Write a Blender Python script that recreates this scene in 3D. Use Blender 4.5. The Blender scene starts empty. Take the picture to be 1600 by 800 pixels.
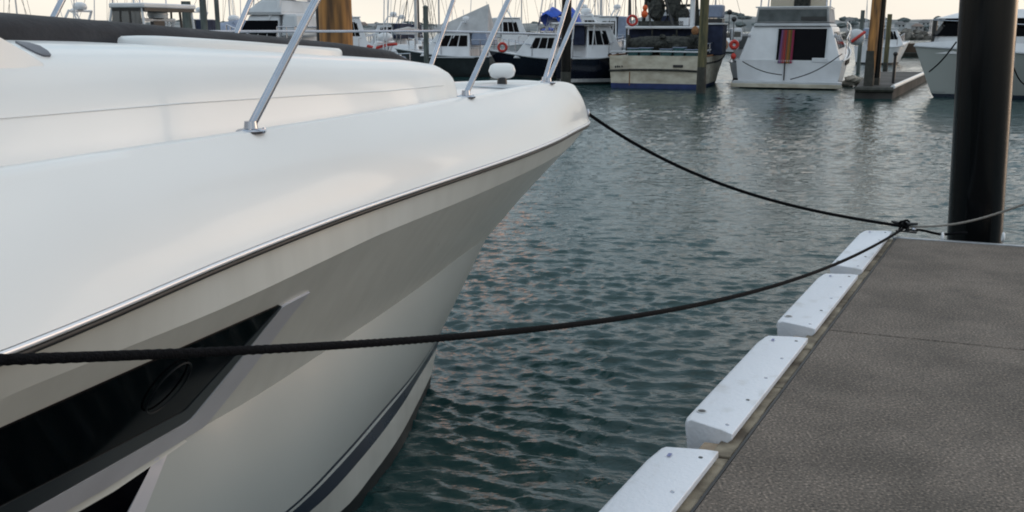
import bpy, math, random
import numpy as np
from mathutils import Vector, Matrix
from mathutils.bvhtree import BVHTree
from mathutils import noise as mnoise
R = math.radians
rng = random.Random(7)
sc = bpy.context.scene
COL = sc.collection
# ------------------------------------------------------------------ camera
EYE, FPX = 2.2, 1500.0
PITCH = math.atan(355 / 1500)
CP, SP = math.cos(PITCH), math.sin(PITCH)
cd = bpy.data.cameras.new('camera'); cam = bpy.data.objects.new('camera', cd); COL.objects.link(cam)
cd.sensor_width = 36; cd.lens = 36 * FPX / 1600; cd.clip_start = .05; cd.clip_end = 9000
cam.location = (0, 0, EYE); cam.rotation_euler = (math.pi / 2 - PITCH, 0, 0)
sc.camera = cam
# ------------------------------------------------------------------ light
SUN_AZ, SUN_EL = R(62), R(5)
sc.view_settings.view_transform = 'Standard'; sc.view_settings.look = 'None'
sc.cycles.pixel_filter_type = 'BLACKMAN_HARRIS'; sc.cycles.filter_width = 1.9
sc.view_settings.exposure = 0.14; sc.view_settings.gamma = 1
W = bpy.data.worlds.new('World'); sc.world = W; W.use_nodes = True
nt = W.node_tree; nt.nodes.clear()
def N(t, ty, **k):
    n = t.nodes.new(ty)
    for a, b in k.items(): setattr(n, a, b)
    return n
out = N(nt, 'ShaderNodeOutputWorld'); bg = N(nt, 'ShaderNodeBackground'); bg.inputs[1].default_value = .1
nt.links.new(bg.outputs[0], out.inputs[0])
sky = N(nt, 'ShaderNodeTexSky', sky_type='NISHITA'); sky.sun_disc = False
sky.sun_elevation = SUN_EL; sky.sun_rotation = SUN_AZ; sky.air_density = 1.2; sky.dust_density = 2.0
tc = N(nt, 'ShaderNodeTexCoord'); mp = N(nt, 'ShaderNodeMapping'); mp.inputs['Scale'].default_value = (1, 1, 2.6)
mp.inputs['Location'].default_value = (3.1, 1.7, 0.4)
nt.links.new(tc.outputs['Generated'], mp.inputs[0])
nz = N(nt, 'ShaderNodeTexNoise'); nz.inputs['Scale'].default_value = 1.9; nz.inputs['Detail'].default_value = 5
nz.inputs['Roughness'].default_value = .52; nt.links.new(mp.outputs[0], nz.inputs['Vector'])
def ramp(t, src, pts):
    r = N(t, 'ShaderNodeValToRGB'); e = r.color_ramp.elements
    while len(e) < len(pts): e.new(.5)
    for i, (p, c) in enumerate(pts): e[i].position = p; e[i].color = (*c, 1)
    t.links.new(src, r.inputs[0]); return r
sep = N(nt, 'ShaderNodeSeparateXYZ'); nt.links.new(tc.outputs['Generated'], sep.inputs[0])
# high sky: blue-grey gaps between pale grey and peach clouds ; horizon: cream
cl = ramp(nt, nz.outputs[0], [(.34, (.34, .50, .64)), (.46, (.55, .71, .83)), (.56, (.83, .92, .98)), (.66, (1.16, 1.03, .95))])
hz = ramp(nt, nz.outputs[0], [(.35, (.90, .85, .76)), (.6, (1.08, 1.0, .86))])
el = ramp(nt, sep.outputs[2], [(.0, (0, 0, 0)), (.045, (.08, .08, .08)), (.11, (.7, .7, .7)), (.28, (1, 1, 1))])
mx = N(nt, 'ShaderNodeMix', data_type='RGBA'); nt.links.new(el.outputs[0], mx.inputs[0])
nt.links.new(hz.outputs[0], mx.inputs[6]); nt.links.new(cl.outputs[0], mx.inputs[7])
scl = N(nt, 'ShaderNodeVectorMath', operation='SCALE'); scl.inputs['Scale'].default_value = 10.5
nt.links.new(mx.outputs[2], scl.inputs[0])
mx2 = N(nt, 'ShaderNodeMix', data_type='RGBA'); mx2.inputs[0].default_value = .88
nt.links.new(sky.outputs[0], mx2.inputs[6]); nt.links.new(scl.outputs[0], mx2.inputs[7])
# sunset glow low in the sky round the sun
SD = (math.sin(SUN_AZ) * math.cos(SUN_EL), math.cos(SUN_AZ) * math.cos(SUN_EL), math.sin(SUN_EL))
dt = N(nt, 'ShaderNodeVectorMath', operation='DOT_PRODUCT'); dt.inputs[1].default_value = SD; nt.links.new(tc.outputs['Generated'], dt.inputs[0])
gl = ramp(nt, dt.outputs['Value'], [(.90, (0, 0, 0)), (.965, (.9, .45, .2)), (1.0, (12, 6.0, 2.4))])
ad = N(nt, 'ShaderNodeMix', data_type='RGBA', blend_type='ADD'); ad.inputs[0].default_value = 1
nt.links.new(mx2.outputs[2], ad.inputs[6]); nt.links.new(gl.outputs[0], ad.inputs[7])
# added unseen salmon streak above the picture, for orange glints in the water
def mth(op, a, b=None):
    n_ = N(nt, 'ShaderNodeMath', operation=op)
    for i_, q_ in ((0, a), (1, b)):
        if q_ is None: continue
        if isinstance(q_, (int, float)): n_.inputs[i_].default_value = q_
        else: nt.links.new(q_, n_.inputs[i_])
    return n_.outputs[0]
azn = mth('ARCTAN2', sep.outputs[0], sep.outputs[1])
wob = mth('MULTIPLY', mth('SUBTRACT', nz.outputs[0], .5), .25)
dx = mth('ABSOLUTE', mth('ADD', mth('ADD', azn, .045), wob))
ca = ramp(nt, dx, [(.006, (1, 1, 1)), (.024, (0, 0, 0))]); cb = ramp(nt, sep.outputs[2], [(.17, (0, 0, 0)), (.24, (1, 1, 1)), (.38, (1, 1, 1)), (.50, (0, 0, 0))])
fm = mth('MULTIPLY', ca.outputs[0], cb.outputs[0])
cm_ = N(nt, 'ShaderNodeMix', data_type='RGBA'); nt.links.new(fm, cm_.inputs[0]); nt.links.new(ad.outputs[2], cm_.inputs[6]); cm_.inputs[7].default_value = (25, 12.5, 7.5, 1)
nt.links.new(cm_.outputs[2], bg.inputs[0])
sl = bpy.data.lights.new('sun', 'SUN'); sl.energy = .5; sl.angle = R(35); sl.color = (1, .80, .62)
so = bpy.data.objects.new('sun', sl); COL.objects.link(so)
sd = Vector((math.sin(SUN_AZ) * math.cos(SUN_EL), math.cos(SUN_AZ) * math.cos(SUN_EL), math.sin(SUN_EL)))
so.rotation_euler = sd.to_track_quat('Z', 'Y').to_euler()

# ------------------------------------------------------------------ measuring helpers
def ray(px, py):
    x = (px - 800) / FPX; y = (400 - py) / FPX
    return Vector((x, CP + y * SP, -SP + y * CP))
def atz(px, py, z):
    d = ray(px, py); t = (z - EYE) / d.z; return Vector((d.x * t, d.y * t, z))
def aty(px, py, Y):
    d = ray(px, py); t = Y / d.y; return Vector((d.x * t, Y, EYE + d.z * t))
def zat(py, Y): return aty(800, py, Y).z
def xat(px, py, Y): return aty(px, py, Y).x
def interp(T):
    xs = [a for a, *_ in T]
    cols = list(zip(*[b for _, *b in T]))
    def f(u): return [float(np.interp(u, xs, c)) for c in cols]
    return f
def smooth_interp(T):
    """cubic (Catmull-Rom style, monotone-ish) through table rows (u, a, b..)"""
    T = [tuple(map(float, r)) for r in T]
    def f(u):
        if u <= T[0][0]: return list(T[0][1:])
        if u >= T[-1][0]: return list(T[-1][1:])
        i = max(k for k in range(len(T) - 1) if T[k][0] <= u)
        p1, p2 = T[i], T[i + 1]; h = p2[0] - p1[0]; s = (u - p1[0]) / h; res = []
        for c in range(1, len(p1)):
            m1 = (p2[c] - T[i - 1][c]) / (p2[0] - T[i - 1][0]) if i > 0 else (p2[c] - p1[c]) / h
            m2 = (T[i + 2][c] - p1[c]) / (T[i + 2][0] - p1[0]) if i + 2 < len(T) else (p2[c] - p1[c]) / h
            res.append((2*s**3-3*s*s+1)*p1[c] + (s**3-2*s*s+s)*h*m1 + (-2*s**3+3*s*s)*p2[c] + (s**3-s*s)*h*m2)
        return res
    return f

# ------------------------------------------------------------------ materials
def mat(name, col, rough=.5, metal=0, var=0, vscale=4, stretch=(1, 1, 1), col2=None, bump=0, bscale=30, coat=0, spec=.5,
        trans=0, thr=(.35, .65), detail=6):
    m = bpy.data.materials.new(name); m.use_nodes = True; t = m.node_tree; b = t.nodes['Principled BSDF']
    b.inputs['Base Color'].default_value = (*col, 1); b.inputs['Roughness'].default_value = rough
    b.inputs['Metallic'].default_value = metal; b.inputs['Coat Weight'].default_value = coat
    b.inputs['Coat Roughness'].default_value = .06; b.inputs['Specular IOR Level'].default_value = spec
    b.inputs['Transmission Weight'].default_value = trans
    tcn = N(t, 'ShaderNodeTexCoord'); mpn = N(t, 'ShaderNodeMapping'); mpn.inputs['Scale'].default_value = stretch
    t.links.new(tcn.outputs['Object'], mpn.inputs[0])
    n = N(t, 'ShaderNodeTexNoise'); n.inputs['Scale'].default_value = vscale; n.inputs['Detail'].default_value = detail
    t.links.new(mpn.outputs[0], n.inputs['Vector'])
    c2 = col2 or tuple(max(0, c * (1 - var)) for c in col)
    r = ramp(t, n.outputs[0], [(thr[0], c2), (thr[1], col)]); t.links.new(r.outputs[0], b.inputs['Base Color'])
    rr = N(t, 'ShaderNodeMapRange'); rr.inputs[3].default_value = min(1, rough * 1.25); rr.inputs[4].default_value = rough * .8
    t.links.new(n.outputs[0], rr.inputs[0]); t.links.new(rr.outputs[0], b.inputs['Roughness'])
    if bump:
        n2 = N(t, 'ShaderNodeTexNoise'); n2.inputs['Scale'].default_value = bscale; n2.inputs['Detail'].default_value = 5
        t.links.new(mpn.outputs[0], n2.inputs['Vector'])
        bp = N(t, 'ShaderNodeBump'); bp.inputs['Strength'].default_value = bump; bp.inputs['Distance'].default_value = .01
        t.links.new(n2.outputs[0], bp.inputs['Height']); t.links.new(bp.outputs[0], b.inputs['Normal'])
    return m
M = {}
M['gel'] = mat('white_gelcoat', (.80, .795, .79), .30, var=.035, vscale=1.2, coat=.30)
M['gelhull'] = mat('shaded_hull_gelcoat', (.57, .56, .52), .30, var=.07, vscale=9, stretch=(1, 1, .12), coat=.2)  # yacht hull is white; its shade over dark water is in this tone
M['gelgrey'] = mat('grey_shaded_gelcoat', (.36, .38, .37), .38, var=.06, vscale=1.5, coat=.12)  # white lower yacht hull with shade in the tone; right boat's own grey
M['silver'] = mat('silver_grey_trim', (.50, .50, .54), .35, metal=.15, var=.1)
M['steel'] = mat('polished_stainless', (.46, .48, .54), .14, metal=1, var=.2, vscale=8)
M['rubber'] = mat('black_rubber', (.018, .018, .02), .5, var=.3)
M['glass'] = mat('dark_tinted_glass', (.001, .001, .002), .06, spec=.05)
M['frame'] = mat('dark_window_frame', (.02, .024, .028), .3)
M['navy'] = mat('navy_stripe_paint', (.018, .026, .042), .28, var=.2)
M['boot'] = mat('black_antifouling', (.008, .012, .014), .6, var=.3)
M['canvas'] = mat('charcoal_canvas', (.032, .031, .036), .85, var=.25, vscale=7, bump=.5, bscale=40)
M['black'] = mat('black_plastic', (.012, .012, .014), .38)
M['rope'] = mat('black_braided_rope', (.006, .006, .008), .95, var=.5, vscale=180, bump=.8, bscale=260, spec=.12)
M['greyrope'] = mat('grey_braided_rope', (.34, .31, .28), .85, var=.4, vscale=120, bump=.8, bscale=200)
M['fend'] = mat('white_moulded_plastic', (.70, .72, .78), .48, var=.16, vscale=6, bump=.3, bscale=60, thr=(.28, .42), col2=(.54, .54, .55))
M['wood'] = mat('weathered_timber', (.29, .245, .18), .8, col2=(.08, .062, .045), vscale=7, stretch=(1, 1, 1), bump=.8, bscale=28)
M['palewood'] = mat('pale_sawn_timber', (.38, .29, .21), .75, var=.35, vscale=12, bump=.5, bscale=40)
M['alu'] = mat('dull_aluminium', (.42, .44, .47), .42, metal=.8, var=.25, vscale=14)
M['pileblack'] = mat('black_pile_sleeve', (.003, .004, .005), .16, spec=.16, var=.3, vscale=4, stretch=(1, 1, .2), bump=.12, bscale=12)
M['pilewood'] = mat('tan_timber_pile', (.46, .21, .06), .8, col2=(.10, .055, .03), vscale=6, stretch=(1.6, 1.6, .16), bump=.9, bscale=16)
M['pilegreen'] = mat('weed_stained_pile', (.15, .125, .06), .85, col2=(.045, .05, .03), vscale=5, stretch=(2, 2, .3), bump=.9, bscale=14)
M['pilegrey'] = mat('grey_green_pile', (.13, .15, .14), .8, col2=(.05, .06, .06), vscale=5, stretch=(2, 2, .3), bump=.6)
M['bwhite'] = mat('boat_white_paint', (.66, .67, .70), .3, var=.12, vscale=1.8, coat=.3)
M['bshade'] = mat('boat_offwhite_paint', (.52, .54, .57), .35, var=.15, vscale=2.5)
M['cream'] = mat('cream_weathered_paint', (.55, .51, .42), .5, col2=(.36, .31, .24), vscale=2.2, stretch=(1, 1, 2), thr=(.3, .6))
M['bluebottom'] = mat('deep_blue_antifouling', (.012, .03, .13), .6, var=.4, vscale=3)
M['bnavy'] = mat('navy_hull_paint', (.010, .013, .024), .15, var=.2)
M['bcharcoal'] = mat('charcoal_hull_paint', (.045, .055, .06), .2, var=.25, vscale=2)
M['bluecanvas'] = mat('bright_blue_canvas', (.004, .075, .50), .75, var=.45, vscale=3)
M['navycanvas'] = mat('navy_canvas', (.012, .020, .055), .8, var=.4, vscale=4)
M['greycanvas'] = mat('pale_grey_canvas', (.42, .42, .43), .8, var=.2, vscale=2)
M['darkclutter'] = mat('dark_netting', (.05, .052, .045), .9, col2=(.012, .013, .013), vscale=9, bump=1, bscale=20)
M['tealbin'] = mat('teal_fish_bin', (.03, .11, .12), .6, var=.5, vscale=8)
M['tan'] = mat('tan_tank', (.36, .32, .27), .6, var=.2)
M['bluegrey'] = mat('blue_grey_tank', (.22, .26, .36), .6, var=.2)
M['red'] = mat('red_plastic', (.50, .03, .02), .5, var=.2)
M['orange'] = mat('orange_plastic', (.72, .11, .02), .5, var=.2)
M['rust'] = mat('rust_streak', (.30, .14, .06), .9, var=.4, vscale=20)
M['mast'] = mat('alloy_mast', (.50, .51, .53), .4, metal=.4, var=.15)
M['darkmast'] = mat('dark_spar', (.05, .05, .05), .5)
M['rock'] = mat('breakwater_rock', (.20, .185, .165), .9, col2=(.07, .065, .06), vscale=.9, bump=1, bscale=2)
M['wet'] = mat('weedy_wet_timber', (.035, .035, .028), .6, var=.5, vscale=6, bump=.8)
M['green'] = mat('green_canvas', (.01, .12, .05), .8, var=.3)
M['skin'] = mat('skin', (.35, .2, .14), .6)
M['lens'] = mat('lamp_lens', (.5, .5, .5), .1)
M['amber'] = mat('brass_stud', (.55, .40, .12), .4, metal=.6)

# ------------------------------------------------------------------ mesh builder
class MB:
    def __init__(s): s.v = []; s.f = []
    def add(s, vs, fs):
        o = len(s.v); s.v += [tuple(p) for p in vs]; s.f += [tuple(i + o for i in f) for f in fs]; return s
    def box(s, x0, x1, y0, y1, z0, z1):
        return s.frus(x0, x1, y0, y1, z0, x0, x1, y0, y1, z1)
    def frus(s, x0, x1, y0, y1, z0, X0, X1, Y0, Y1, z1):
        return s.add([(x0,y0,z0),(x1,y0,z0),(x1,y1,z0),(x0,y1,z0),(X0,Y0,z1),(X1,Y0,z1),(X1,Y1,z1),(X0,Y1,z1)],
                     [(3,2,1,0),(4,5,6,7),(0,1,5,4),(1,2,6,5),(2,3,7,6),(3,0,4,7)])
    def grid(s, rows, closed=False, caps=False):
        n = len(rows[0]); vs = [p for r in rows for p in r]; fs = []
        for i in range(len(rows) - 1):
            for j in range(n if closed else n - 1):
                k = (j + 1) % n
                fs.append((i*n+j, i*n+k, (i+1)*n+k, (i+1)*n+j))
        if caps:
            fs.append(tuple(range(n - 1, -1, -1))); b = (len(rows) - 1) * n; fs.append(tuple(b + q for q in range(n)))
        return s.add(vs, fs)
    def tube(s, pts, r, n=10, twist=0, amp=0):
        pts = [Vector(p) for p in pts]; rows = []; up = Vector((0, 0, 1)); L = 0; prev = None
        for i, p in enumerate(pts):
            d = (pts[min(i+1, len(pts)-1)] - pts[max(i-1, 0)]).normalized()
            if prev is None:
                a = d.cross(up)
                if a.length < .05: a = d.cross(Vector((1, 0, 0)))
                a.normalize()
            else: a = (prev - d * prev.dot(d)).normalized()
            prev = a; b = d.cross(a)
            if i: L += (p - pts[i-1]).length
            rr = r[i] if isinstance(r, (list, tuple)) else r
            row = []
            for k in range(n):
                t = 2 * math.pi * k / n
                q = rr * (1 + amp * math.cos(3 * t + twist * L)) if amp else rr
                row.append(p + (a * math.cos(t) + b * math.sin(t)) * q)
            rows.append(row)
        return s.grid(rows, True, True)
    def lathe(s, c, prof, n=20, axis='z'):
        c = Vector(c); rows = []
        for r, h in prof:
            row = []
            for k in range(n):
                t = 2*math.pi*k/n; x, y = r*math.cos(t), r*math.sin(t)
                row.append(c + Vector({'z': (x, y, h), 'x': (h, x, y), 'y': (y, h, x)}[axis]))
            rows.append(row)
        return s.grid(rows, True, True)
    def torus(s, c, R_, r, n=24, m=10, axis='y', a0=0, a1=2*math.pi):
        c = Vector(c); rows = []
        for i in range(n):
            t = a0 + (a1-a0)*i/n
            row = []
            for k in range(m):
                q = 2*math.pi*k/m; rad = R_ + r*math.cos(q); h = r*math.sin(q)
                x, y = rad*math.cos(t), rad*math.sin(t)
                row.append(c + Vector({'z': (x, y, h), 'x': (h, x, y), 'y': (x, h, y)}[axis]))
            rows.append(row)
        rows.append(rows[0]); return s.grid(rows, True)
    def ball(s, c, rx, ry=None, rz=None, n=16, m=9, jag=0):
        ry = ry or rx; rz = rz or rx; rows = []
        for i in range(m + 1):
            ph = math.pi * i / m - math.pi/2; row = []
            for k in range(n):
                t = 2*math.pi*k/n; q = max(math.cos(ph), .02)
                j = 1 + jag * (rng.random() - .5)
                row.append((c[0]+rx*q*math.cos(t)*j, c[1]+ry*q*math.sin(t)*j, c[2]+rz*math.sin(ph)*j))
            rows.append(row)
        return s.grid(rows, True, True)
    def panel(s, q, s0, s1, t0, t1, th=.02, out=None, n=1):
        """plate lying proud of the quad q (4 corners), parametric s along q0->q1, t along q0->q3"""
        q = [Vector(p) for p in q]; nrm = (q[1]-q[0]).cross(q[3]-q[0]).normalized()
        if out is not None and nrm.dot(out) < 0: nrm = -nrm
        def P(a, b): return (q[0]*(1-a)+q[1]*a)*(1-b) + (q[3]*(1-a)+q[2]*a)*b
        a = [P(s0,t0), P(s1,t0), P(s1,t1), P(s0,t1)]
        return s.add([p - nrm*.01 for p in a] + [p + nrm*th for p in a],
                     [(3,2,1,0),(4,5,6,7),(0,1,5,4),(1,2,6,5),(2,3,7,6),(3,0,4,7)])
def obj(name, mb, m, parent=None, bevel=0, smooth=False, weld=False):
    me = bpy.data.meshes.new(name); me.from_pydata(mb.v, [], mb.f); me.update()
    import bmesh
    bm = bmesh.new(); bm.from_mesh(me)
    if weld: bmesh.ops.remove_doubles(bm, verts=bm.verts, dist=1e-4)
    bmesh.ops.recalc_face_normals(bm, faces=bm.faces); bm.to_mesh(me); bm.free()
    me.materials.append(m if not isinstance(m, str) else M[m])
    if smooth:
        me.polygons.foreach_set('use_smooth', [True]*len(me.polygons))
        me.set_sharp_from_angle(angle=R(35 if smooth is True else smooth))
    o = bpy.data.objects.new(name, me); COL.objects.link(o)
    if parent is not None: o.parent = parent
    if bevel:
        b = o.modifiers.new('bevel', 'BEVEL'); b.width = bevel; b.segments = 3; b.limit_method = 'ANGLE'; b.angle_limit = R(40)
        b.harden_normals = False
        me.polygons.foreach_set('use_smooth', [True]*len(me.polygons)); me.set_sharp_from_angle(angle=R(60))
    return o
def tag(o, label, cat, group=None):
    o['label'] = label; o['category'] = cat
    if group: o['group'] = group
    return o
def thing(name, label, cat, loc=(0, 0, 0), rz=0, group=None):
    o = bpy.data.objects.new(name, None); COL.objects.link(o); o.empty_display_size = .3
    o.location = loc; o.rotation_euler = (0, 0, rz); return tag(o, label, cat, group)
def struct(o): o['kind'] = 'structure'; return o

# ------------------------------------------------------------------ water (real waves)
def make_water():
    th = np.concatenate([np.arange(-180, -42, 4.0), np.arange(-42, 42, .15), np.arange(42, 180, 4.0)])
    th = np.radians(th)
    r = [1.2]
    while r[-1] < 75: r.append(r[-1] * 1.0042)
    while r[-1] < 8000: r.append(r[-1] * 1.08)
    r = np.array(r); T, Rr = np.meshgrid(th, r); X = Rr*np.sin(T); Y = Rr*np.cos(T)
    g = np.random.default_rng(3); Z = np.zeros_like(X); DX = np.zeros_like(X); DY = np.zeros_like(X)
    wind = R(188)
    wx = X + .12*np.sin(Y*1.3+.4) + .07*np.sin(X*2.1-Y*.9); wy = Y + .12*np.sin(X*1.1) + .07*np.sin(Y*2.3+X*.7)
    # patchy gusts modulate the ripples
    gust = .72 + .28*np.sin(.35*X+.5*Y+1.3*np.sin(.22*Y))*np.cos(.28*Y-.31*X+.7)
    for i in range(72):
        lam = .065 * (4.6 ** (g.random()**1.15)) if i > 6 else g.uniform(.9, 2.2)
        k = 2*np.pi/lam; a = wind + g.normal(0, .40)
        steep = (.058 if lam < .6 else .012); amp = steep/k
        ph = g.uniform(0, 6.28); q = k*(wx*np.sin(a)+wy*np.cos(a))+ph
        fade = 1/(1+(Rr*.0030/lam)**4) * np.clip((120-Rr)/50, 0, 1)   # a wave needs several grid steps
        s = amp*fade*gust; Z += s*(np.sin(q) + .18*np.sin(2*q+.6)); DX += s*.7*np.cos(q)*np.sin(a); DY += s*.7*np.cos(q)*np.cos(a)
    X = X+DX; Y = Y+DY
    nr, nth = X.shape; v = np.stack([X, Y, Z], -1).reshape(-1, 3).astype(np.float32)
    i, j = np.meshgrid(np.arange(nr-1), np.arange(nth), indexing='ij'); k = (j+1) % nth
    f = np.stack([i*nth+j, i*nth+k, (i+1)*nth+k, (i+1)*nth+j], -1).reshape(-1, 4)
    me = bpy.data.meshes.new('water'); me.vertices.add(len(v)); me.vertices.foreach_set('co', v.ravel())
    me.loops.add(f.size); me.loops.foreach_set('vertex_index', f.ravel().astype(np.int32))
    me.polygons.add(len(f)); me.polygons.foreach_set('loop_start', np.arange(0, f.size, 4, dtype=np.int32))
    me.update(calc_edges=True); me.validate()
    me.polygons.foreach_set('use_smooth', [True]*len(me.polygons))
    o = bpy.data.objects.new('water', me); COL.objects.link(o); struct(o)
    m = bpy.data.materials.new('harbour_water'); m.use_nodes = True; t = m.node_tree; b = t.nodes['Principled BSDF']
    b.inputs['Base Color'].default_value = (.010, .040, .041, 1); b.inputs['Roughness'].default_value = .07; b.inputs['IOR'].default_value = 1.34
    tcn = N(t, 'ShaderNodeTexCoord'); prev = None
    for scale, st, dist, sx in ((24, .6, .006, (1, 1.6, 1)), (7, .8, .022, (.7, 1.6, 1)), (1.6, .6, .06, (.6, 1.8, 1))):
        mpn = N(t, 'ShaderNodeMapping'); mpn.inputs['Scale'].default_value = sx; mpn.inputs['Rotation'].default_value = (0, 0, R(8))
        t.links.new(tcn.outputs['Object'], mpn.inputs[0])
        n = N(t, 'ShaderNodeTexNoise'); n.inputs['Scale'].default_value = scale; n.inputs['Detail'].default_value = 4
        t.links.new(mpn.outputs[0], n.inputs['Vector'])
        bp = N(t, 'ShaderNodeBump'); bp.inputs['Strength'].default_value = st; bp.inputs['Distance'].default_value = dist
        t.links.new(n.outputs[0], bp.inputs['Height'])
        if prev: t.links.new(prev.outputs[0], bp.inputs['Normal'])
        prev = bp
    t.links.new(prev.outputs[0], b.inputs['Normal'])
    me.materials.append(m)
make_water()

# seabed-side / hills : far shore
def far_shore():
    mb = MB(); xs = np.linspace(-1500, 1700, 220); rows = []
    prof = []
    for x in xs:
        hgt = 16 + 11*mnoise.noise(Vector((x*.004, 3.3, 0))) + 4*mnoise.noise(Vector((x*.02, 1.3, 0)))
        if x < 150: hgt *= .45
        prof.append(max(hgt, 5))
    for (y, k) in ((900, -.05), (905, .12), (930, .55), (980, .9), (1040, 1.0), (1200, .8), (1500, -.1)):
        rows.append([(x, y + 40*math.sin(x*.003), k*p + (2*mnoise.noise(Vector((x*.03, y*.02, 0))) if k > .3 else 0)) for x, p in zip(xs, prof)])
    mb.grid(rows)
    m = mat('hazed_hillside', (.26, .26, .26), .95, col2=(.12, .135, .14), vscale=.03, thr=(.4, .6))  # distance haze is put into the hillside colour
    struct(obj('hills', mb, m, smooth=60))
    # far wood: clumps
    mb = MB()
    for i in range(420):
        x = rng.uniform(-900, 1100); y = rng.uniform(912, 1030)
        k = (y-900)/140; z = float(np.interp(x, xs, prof))*min(1, .15+k*1.1)
        r = rng.uniform(2, 4.2); mb.ball((x, y, z+.3), r*1.5, r, r*.6, 8, 5, .5)
    o = obj('far_wood', mb, mat('hazed_trees', (.12, .14, .14), .95, col2=(.08, .10, .105), vscale=.2)); o['kind'] = 'stuff'; o['label'] = 'dark trees scattered over the far hillside'  # tree colour greyed to stand for haze
    # houses on the hillside
    hm = [mat('far_wall_a', (.36, .37, .38), .8), mat('far_wall_b', (.27, .26, .26), .8)]
    rm = [mat('far_roof_a', (.15, .15, .155), .8), mat('far_roof_b', (.20, .15, .13), .8)]
    pts = [(x, rng.uniform(905, 960)) for x in np.linspace(330, 500, 12)] + [(x, rng.uniform(905, 950)) for x in np.linspace(-330, -40, 12)]
    for i, (x, y) in enumerate(pts):
        x += rng.uniform(-7, 7); k = (y-900)/140; z = float(np.interp(x, xs, prof))*min(1, .15+k*1.1) - 1
        w, d, h = rng.uniform(6, 9), 8, rng.uniform(3, 4.5); right = x > 0
        t = thing('house', ('tiny pale house on the hillside seen past the right hand poles' if right else 'tiny pale house on the shore seen between the far masts'), 'house',
                  (x, y, z), 0, 'houses on the far hillside' if right else 'houses on the far left shore')
        obj('wall', MB().box(-w/2, w/2, -d/2, d/2, -2, h), hm[i % 2], t)
        a = MB(); a.add([(-w/2-.5,-d/2-.5,h),(w/2+.5,-d/2-.5,h),(w/2+.5,d/2+.5,h),(-w/2-.5,d/2+.5,h),(-w/2+2,0,h+2.6),(w/2-2,0,h+2.6)],
              [(0,1,5,4),(2,3,4,5),(1,2,5),(3,0,4),(3,2,1,0)])
        obj('roof', a, rm[i % 2], t)
        for wx in (-w*.28, w*.2): obj('window', MB().box(wx-.8, wx+.8, -d/2-.06, -d/2+.02, h*.4, h*.75), 'glass', t)
far_shore()
def breakwater():
    mb = MB()
    for i in range(700):
        x = rng.uniform(-10, 190); y = 205 + rng.uniform(-3, 3); top = 2.0*(1-abs(y-205)/4.2)
        z = rng.uniform(-.3, top); r = rng.uniform(.5, 1.0)
        mb.ball((x, y, z), r*1.3, r, r*.8, 6, 4, .6)
    mb.box(-10, 190, 204, 206, -1, 1.2)
    o = obj('breakwater', mb, 'rock'); tag(o, 'low grey rock breakwater across the water behind the poles', 'breakwater')
breakwater()

# ------------------------------------------------------------------ THE MOTOR YACHT
TH = R(33); HV = Vector((math.sin(TH), math.cos(TH), 0)); NV = Vector((math.cos(TH), -math.sin(TH), 0))
BOW = Vector((.55, 7.408, 0))
def loc(u, v, z): return BOW - HV*u + NV*v + Vector((0, 0, z))
def uv_of(P):
    d = P - BOW; return -(d.x*HV.x+d.y*HV.y), d.x*NV.x+d.y*NV.y
yacht = thing('motor_yacht', 'large white motor yacht moored beside the pontoon, seen along its bow and black hull window', 'motor yacht')
rail_t = smooth_interp([(0,0,1.525),(.10,.10,1.525),(.3,.19,1.525),(.66,.31,1.527),(1.35,.545,1.53),(2,.72,1.53),(2.59,.85,1.53),(3.28,.99,1.53),(3.83,1.11,1.53),(4.27,1.225,1.53),(4.66,1.34,1.53),(4.96,1.44,1.53),(5.2,1.52,1.53),(5.48,1.6,1.53),(6.5,1.82,1.53),(8,1.95,1.52),(11,1.92,1.5)])
crease_t = smooth_interp([(.17,0,1.76),(.25,.06,1.79),(.5,.13,1.83),(.8,.22,1.845),(1.7,.44,1.85),(2.32,.60,1.85),(3.3,.82,1.85),(4.22,1.03,1.855),(4.83,1.19,1.865),(5.26,1.31,1.87),(7,1.6,1.88),(11,1.68,1.86)])
band_t = smooth_interp([(.14,0,1.42),(.25,.075,1.41),(.41,.15,1.40),(.8,.30,1.39),(1.6,.555,1.385),(2.57,.80,1.38),(3.6,1.04,1.385),(3.92,1.12,1.38),(4.63,1.31,1.375),(5.11,1.44,1.39),(5.45,1.53,1.40),(6.5,1.76,1.38),(8,1.88,1.36),(11,1.86,1.34)])
k2_t = smooth_interp([(1.33,0,.83),(1.8,.13,.82),(2.3,.29,.81),(2.97,.49,.80),(3.6,.67,.80),(4.1,.81,.80),(4.42,.88,.80),(4.65,.94,.80),(5.5,1.15,.78),(7,1.45,.75),(11,1.55,.7)])
thin_t = smooth_interp([(1.83,0,.33),(2.08,.115,.31),(2.54,.33,.31),(3.02,.52,.31),(3.56,.73,.31),(4.05,.89,.31),(5.5,1.15,.32),(7,1.38,.33),(11,1.45,.34)])
low_t = smooth_interp([(1.89,0,.22),(2.31,.20,.21),(2.81,.45,.22),(3.36,.68,.22),(3.88,.85,.22),(5.5,1.12,.23),(7,1.35,.24),(11,1.42,.25)])
boot_t = smooth_interp([(1.95,0,.06),(2.33,.20,.055),(2.82,.45,.06),(3.25,.63,.06),(3.58,.745,.06),(5.5,1.08,.07),(7,1.31,.08),(11,1.4,.1)])
wl_t = smooth_interp([(1.97,0,-.02),(2.2,.13,-.05),(2.75,.44,-.05),(3.2,.61,-.05),(3.5,.71,-.05),(5.5,1.05,-.05),(7,1.29,-.05),(11,1.38,-.05)])
keel_t = smooth_interp([(2.2,0,-.45),(3,.05,-.6),(5,.1,-.7),(11,.1,-.7)])
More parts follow.
